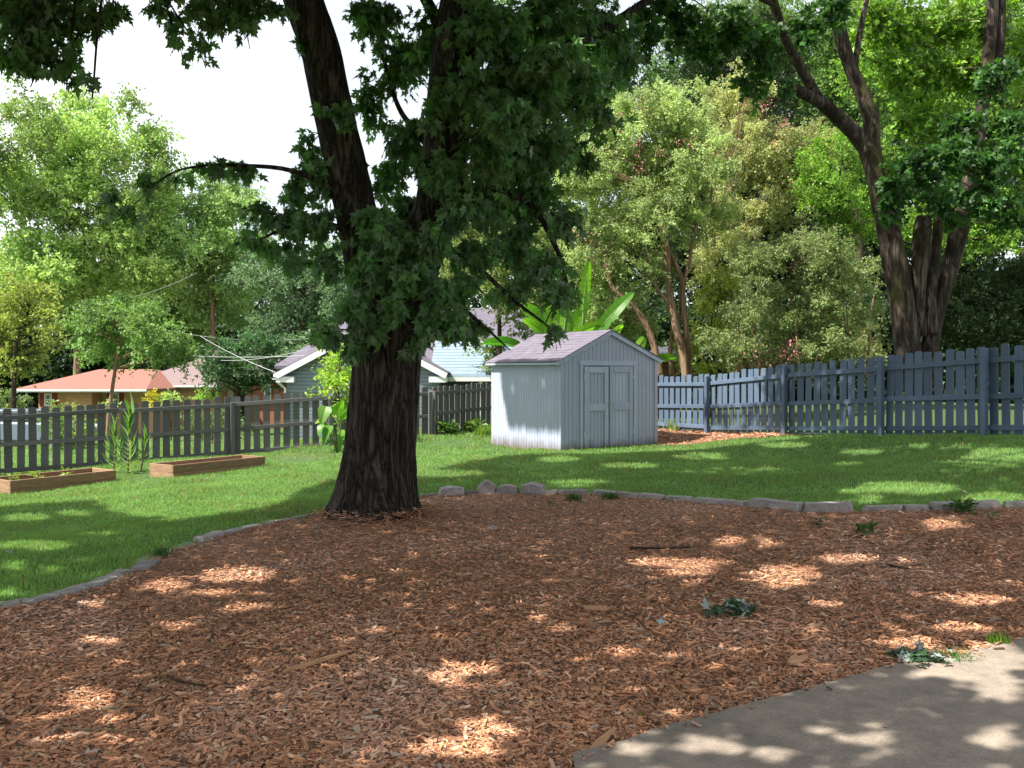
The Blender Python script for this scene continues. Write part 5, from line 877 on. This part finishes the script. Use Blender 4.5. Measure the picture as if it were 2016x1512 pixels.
weed('bright grass tuft at the corner where path meets mulch at the right border', 1965, 1276, .09, 90, .09, (.16, .28, .04), 'grass_tuft', False); weed('light green weed on the mulch above the bottom end of the path', 1262, 1424, .045, 22, .05, (.13, .24, .05)); weed('tiny light green weed next to the other one, closer to the path', 1296, 1440, .025, 12, .03, (.13, .24, .05)); weed('little seedling leaf at the left foot of the big maple', 602, 1030, .10, 22, .09, (.10, .18, .03))
weed('small ivy sprig climbing at the very foot of the big maple', 690, 1012, .12, 24, .16, (.03, .08, .02)); weed('green weed in the mulch at the bottom left of the photo', 213, 1500, .035, 14, .03, (.10, .2, .05))
rb = B1[0] + B1[1]*.22 + B1[2]*.5
for i, (f, g_) in enumerate(((.12, .45), (.34, .5), (.62, .55))):
    c = B1[0] + B1[1]*f + B1[2]*g_ + np.array([0, 0, .12]); mb = MB(); n = 16; put_leaves(mb, OVAL, OVAL_F, RNG.normal(0, .04, (n, 3)) + (0, 0, .09), rdir(n) + (0, 0, .3), rdir(n)*.5 + (0, 0, 1), .10, tint((.22, .30, .06), n)); mb.tube([(0, 0, -.03), (0, 0, .1)], .006, 5, col=(.1, .2, .04)); o = mb.build('seedling', m_weed); o.location = c; tag(o, ('small seedling at the left end of the cut off raised bed', 'small seedling in the left third of the cut off raised bed', 'small seedling beyond the middle of the cut off raised bed')[i], 'seedling')
# fallen leafy sprigs, single leaves, sticks
m_spl = leafmat('fallen_leaf', .15, under=(.33, .38, .35), rough=.5)
def sprig(label, px, py, r, n, hi, grassy=0):
    c = on_ground(px, py) + np.array([0, 0, .03]); root = thing('fallen_sprig', label, 'fallen branch', c, 'fallen maple sprigs'); mb = MB(); tw = curve([c + (-r, .02, 0), c + (0, 0, .02), c + (r*.9, -.03, 0)], 10); mb.tube(tw, np.linspace(.006, .003, 10), 5); mb.build('twig', m_tan, root)
    mb = MB(); pos = c + RNG.normal(0, 1, (n, 3))*np.array([r*.5, r*.42, 0]) + np.array([0, 0, 1])*RNG.uniform(.0, .05, (n, 1)); nn = rdir(n)*.75 + np.array([0, 0, 1.])*np.where(RNG.uniform(size=(n, 1)) < hi, -1, 1)
    put_leaves(mb, SILVER, SILVER_F, pos, rdir(n)*(1, 1, .35), nn, .08*RNG.uniform(.6, 1.2, n), tint((.035, .075, .03), n)); mb.build('leaf_cluster', m_spl, root)
    if grassy:
        mb = MB(); q = c + np.concatenate([RNG.normal(0, .05, (grassy, 2)) + (.20, .0), np.zeros((grassy, 1))], 1); blades(mb, q[:, 0], q[:, 1], q[:, 2]-.02, RNG.uniform(.05, .10, grassy), np.full(grassy, .006), tint((.06, .15, .02), grassy), .8); o = mb.build('grass_tuft', m_weed); tag(o, 'dark grass tuft at the path edge right of the fallen silver leaves', 'weed')
sprig('fallen maple sprig with silvery leaf backs alone in the middle of the mulch', 1447, 1215, .13, 60, .4); sprig('fallen maple sprig with pale leaf backs lying on the edge of the path', 1812, 1312, .15, 76, .5, 90)
for label, px, py, c in (('round pale blue leaf on the mulch left of the middle sprig', 1296, 1236, (.40, .48, .52)), ('silvery leaf on the mulch between sunny spots at centre right', 1230, 1162, (.42, .44, .46)), ('silvery curled leaf on the mulch left of the round blue one', 1022, 1279, (.42, .45, .44)), ('star shaped silvery leaf on the mulch at the bottom centre left', 766, 1327, (.42, .47, .47)), ('small silvery leaf on the mulch right of the big trunk', 977, 1046, (.40, .42, .46)), ('pale curled leaf at the bottom border, lower left', 168, 1497, (.45, .40, .36)), ('pale leaf on the grass near the left border', 12, 1092, (.38, .44, .40)), ('dry leaf on the lawn right of the regular block row', 1900, 975, (.50, .45, .40))):
    q = on_ground(px, py) + np.array([0, 0, .035]); mb = MB(); put_leaves(mb, SILVER, SILVER_F, np.zeros((1, 3)), rdir(1)*(1, 1, .2), rdir(1)*.3 + (0, -.3, 1.), .085 if py > 1100 else .10, np.array([c])); o = mb.build('fallen_leaf', m_spl); o.location = q; tag(o, label, 'leaf', 'single leaves fallen on the ground')
m_stick = barkmat('stick_bark', (.03, .02, .014), (.085, .06, .045), 20, (1, 1, 1), .5, .004); m_slab = simple('split_wood', (.40, .20, .10), (.55, .31, .17), 14, .8, .5, (1, 6, 6), dist=.004)
for label, a, b_, r, m_ in (('dark straight stick lying across the mulch right of the centre', (1240, 1089), (1360, 1088), .014, m_stick), ('short dark twig on the mulch toward the right border', (1752, 1124), (1790, 1131), .010, m_stick), ('thin pale twig on the mulch above the bottom border, left half', (560, 1490), (625, 1432), .005, m_tan), ('long thin pale twig on the mulch at the lower left', (110, 1452), (290, 1458), .0045, m_tan), ('dark twig on the mulch at the left, below the sunny patch', (330, 1348), (405, 1368), .008, m_stick), ('little dark twig on the path, nearest the right border', (1920, 1403), (1955, 1404), .003, m_stick), ('little dark twig on the shaded middle of the path', (1738, 1456), (1766, 1462), .003, m_stick)):
    p0, p1 = on_ground(*a), on_ground(*b_); lift = .045 if 'path' not in label else .058 - .5*p0[2]; p0[2] += lift; p1[2] += lift; c = (p0+p1)/2; L = np.linalg.norm(p1-p0); mb = MB(); mb.tube(curve([p0-c, (p0*.6+p1*.4)-c + RNG.normal(0, .03*L, 3)*(1, 1, .2), p1-c], 10), np.linspace(r, r*.6, 10), 7); o = mb.build('stick', m_, smooth=True); o.location = c; tag(o, label, 'stick')
for label, a, b_, w_ in (('big split wood piece by the path at the bottom border', (1160, 1502), (1212, 1456), .022), ('flat wood piece left of the path grass tuft', (1555, 1322), (1590, 1308), .03), ('long flat wood splinter in the middle of the mulch', (1150, 1212), (1200, 1210), .03), ('wood splinter lying before the dark pair of twigs at lower left', (560, 1336), (690, 1300), .02)):
    p0, p1 = on_ground(*a), on_ground(*b_); c = (p0+p1)/2 + np.array([0, 0, .04]); u = nrm(p1-p0); s = np.cross(u, (0, 0, 1)); L = np.linalg.norm(p1-p0); mb = MB(); mb.prism([-u*L/2 - s*w_*.6, -u*L*.1 - s*w_, u*L/2 - s*w_*.3, u*L*.42 + s*w_*.5, -u*L*.2 + s*w_*.9, -u*L*.5 + s*w_*.3], (0, 0, .012)); o = mb.build('wood_splinter', m_slab); o.location = c; o.rotation_euler = (.12, .06, 0); tag(o, label, 'wood splinter')
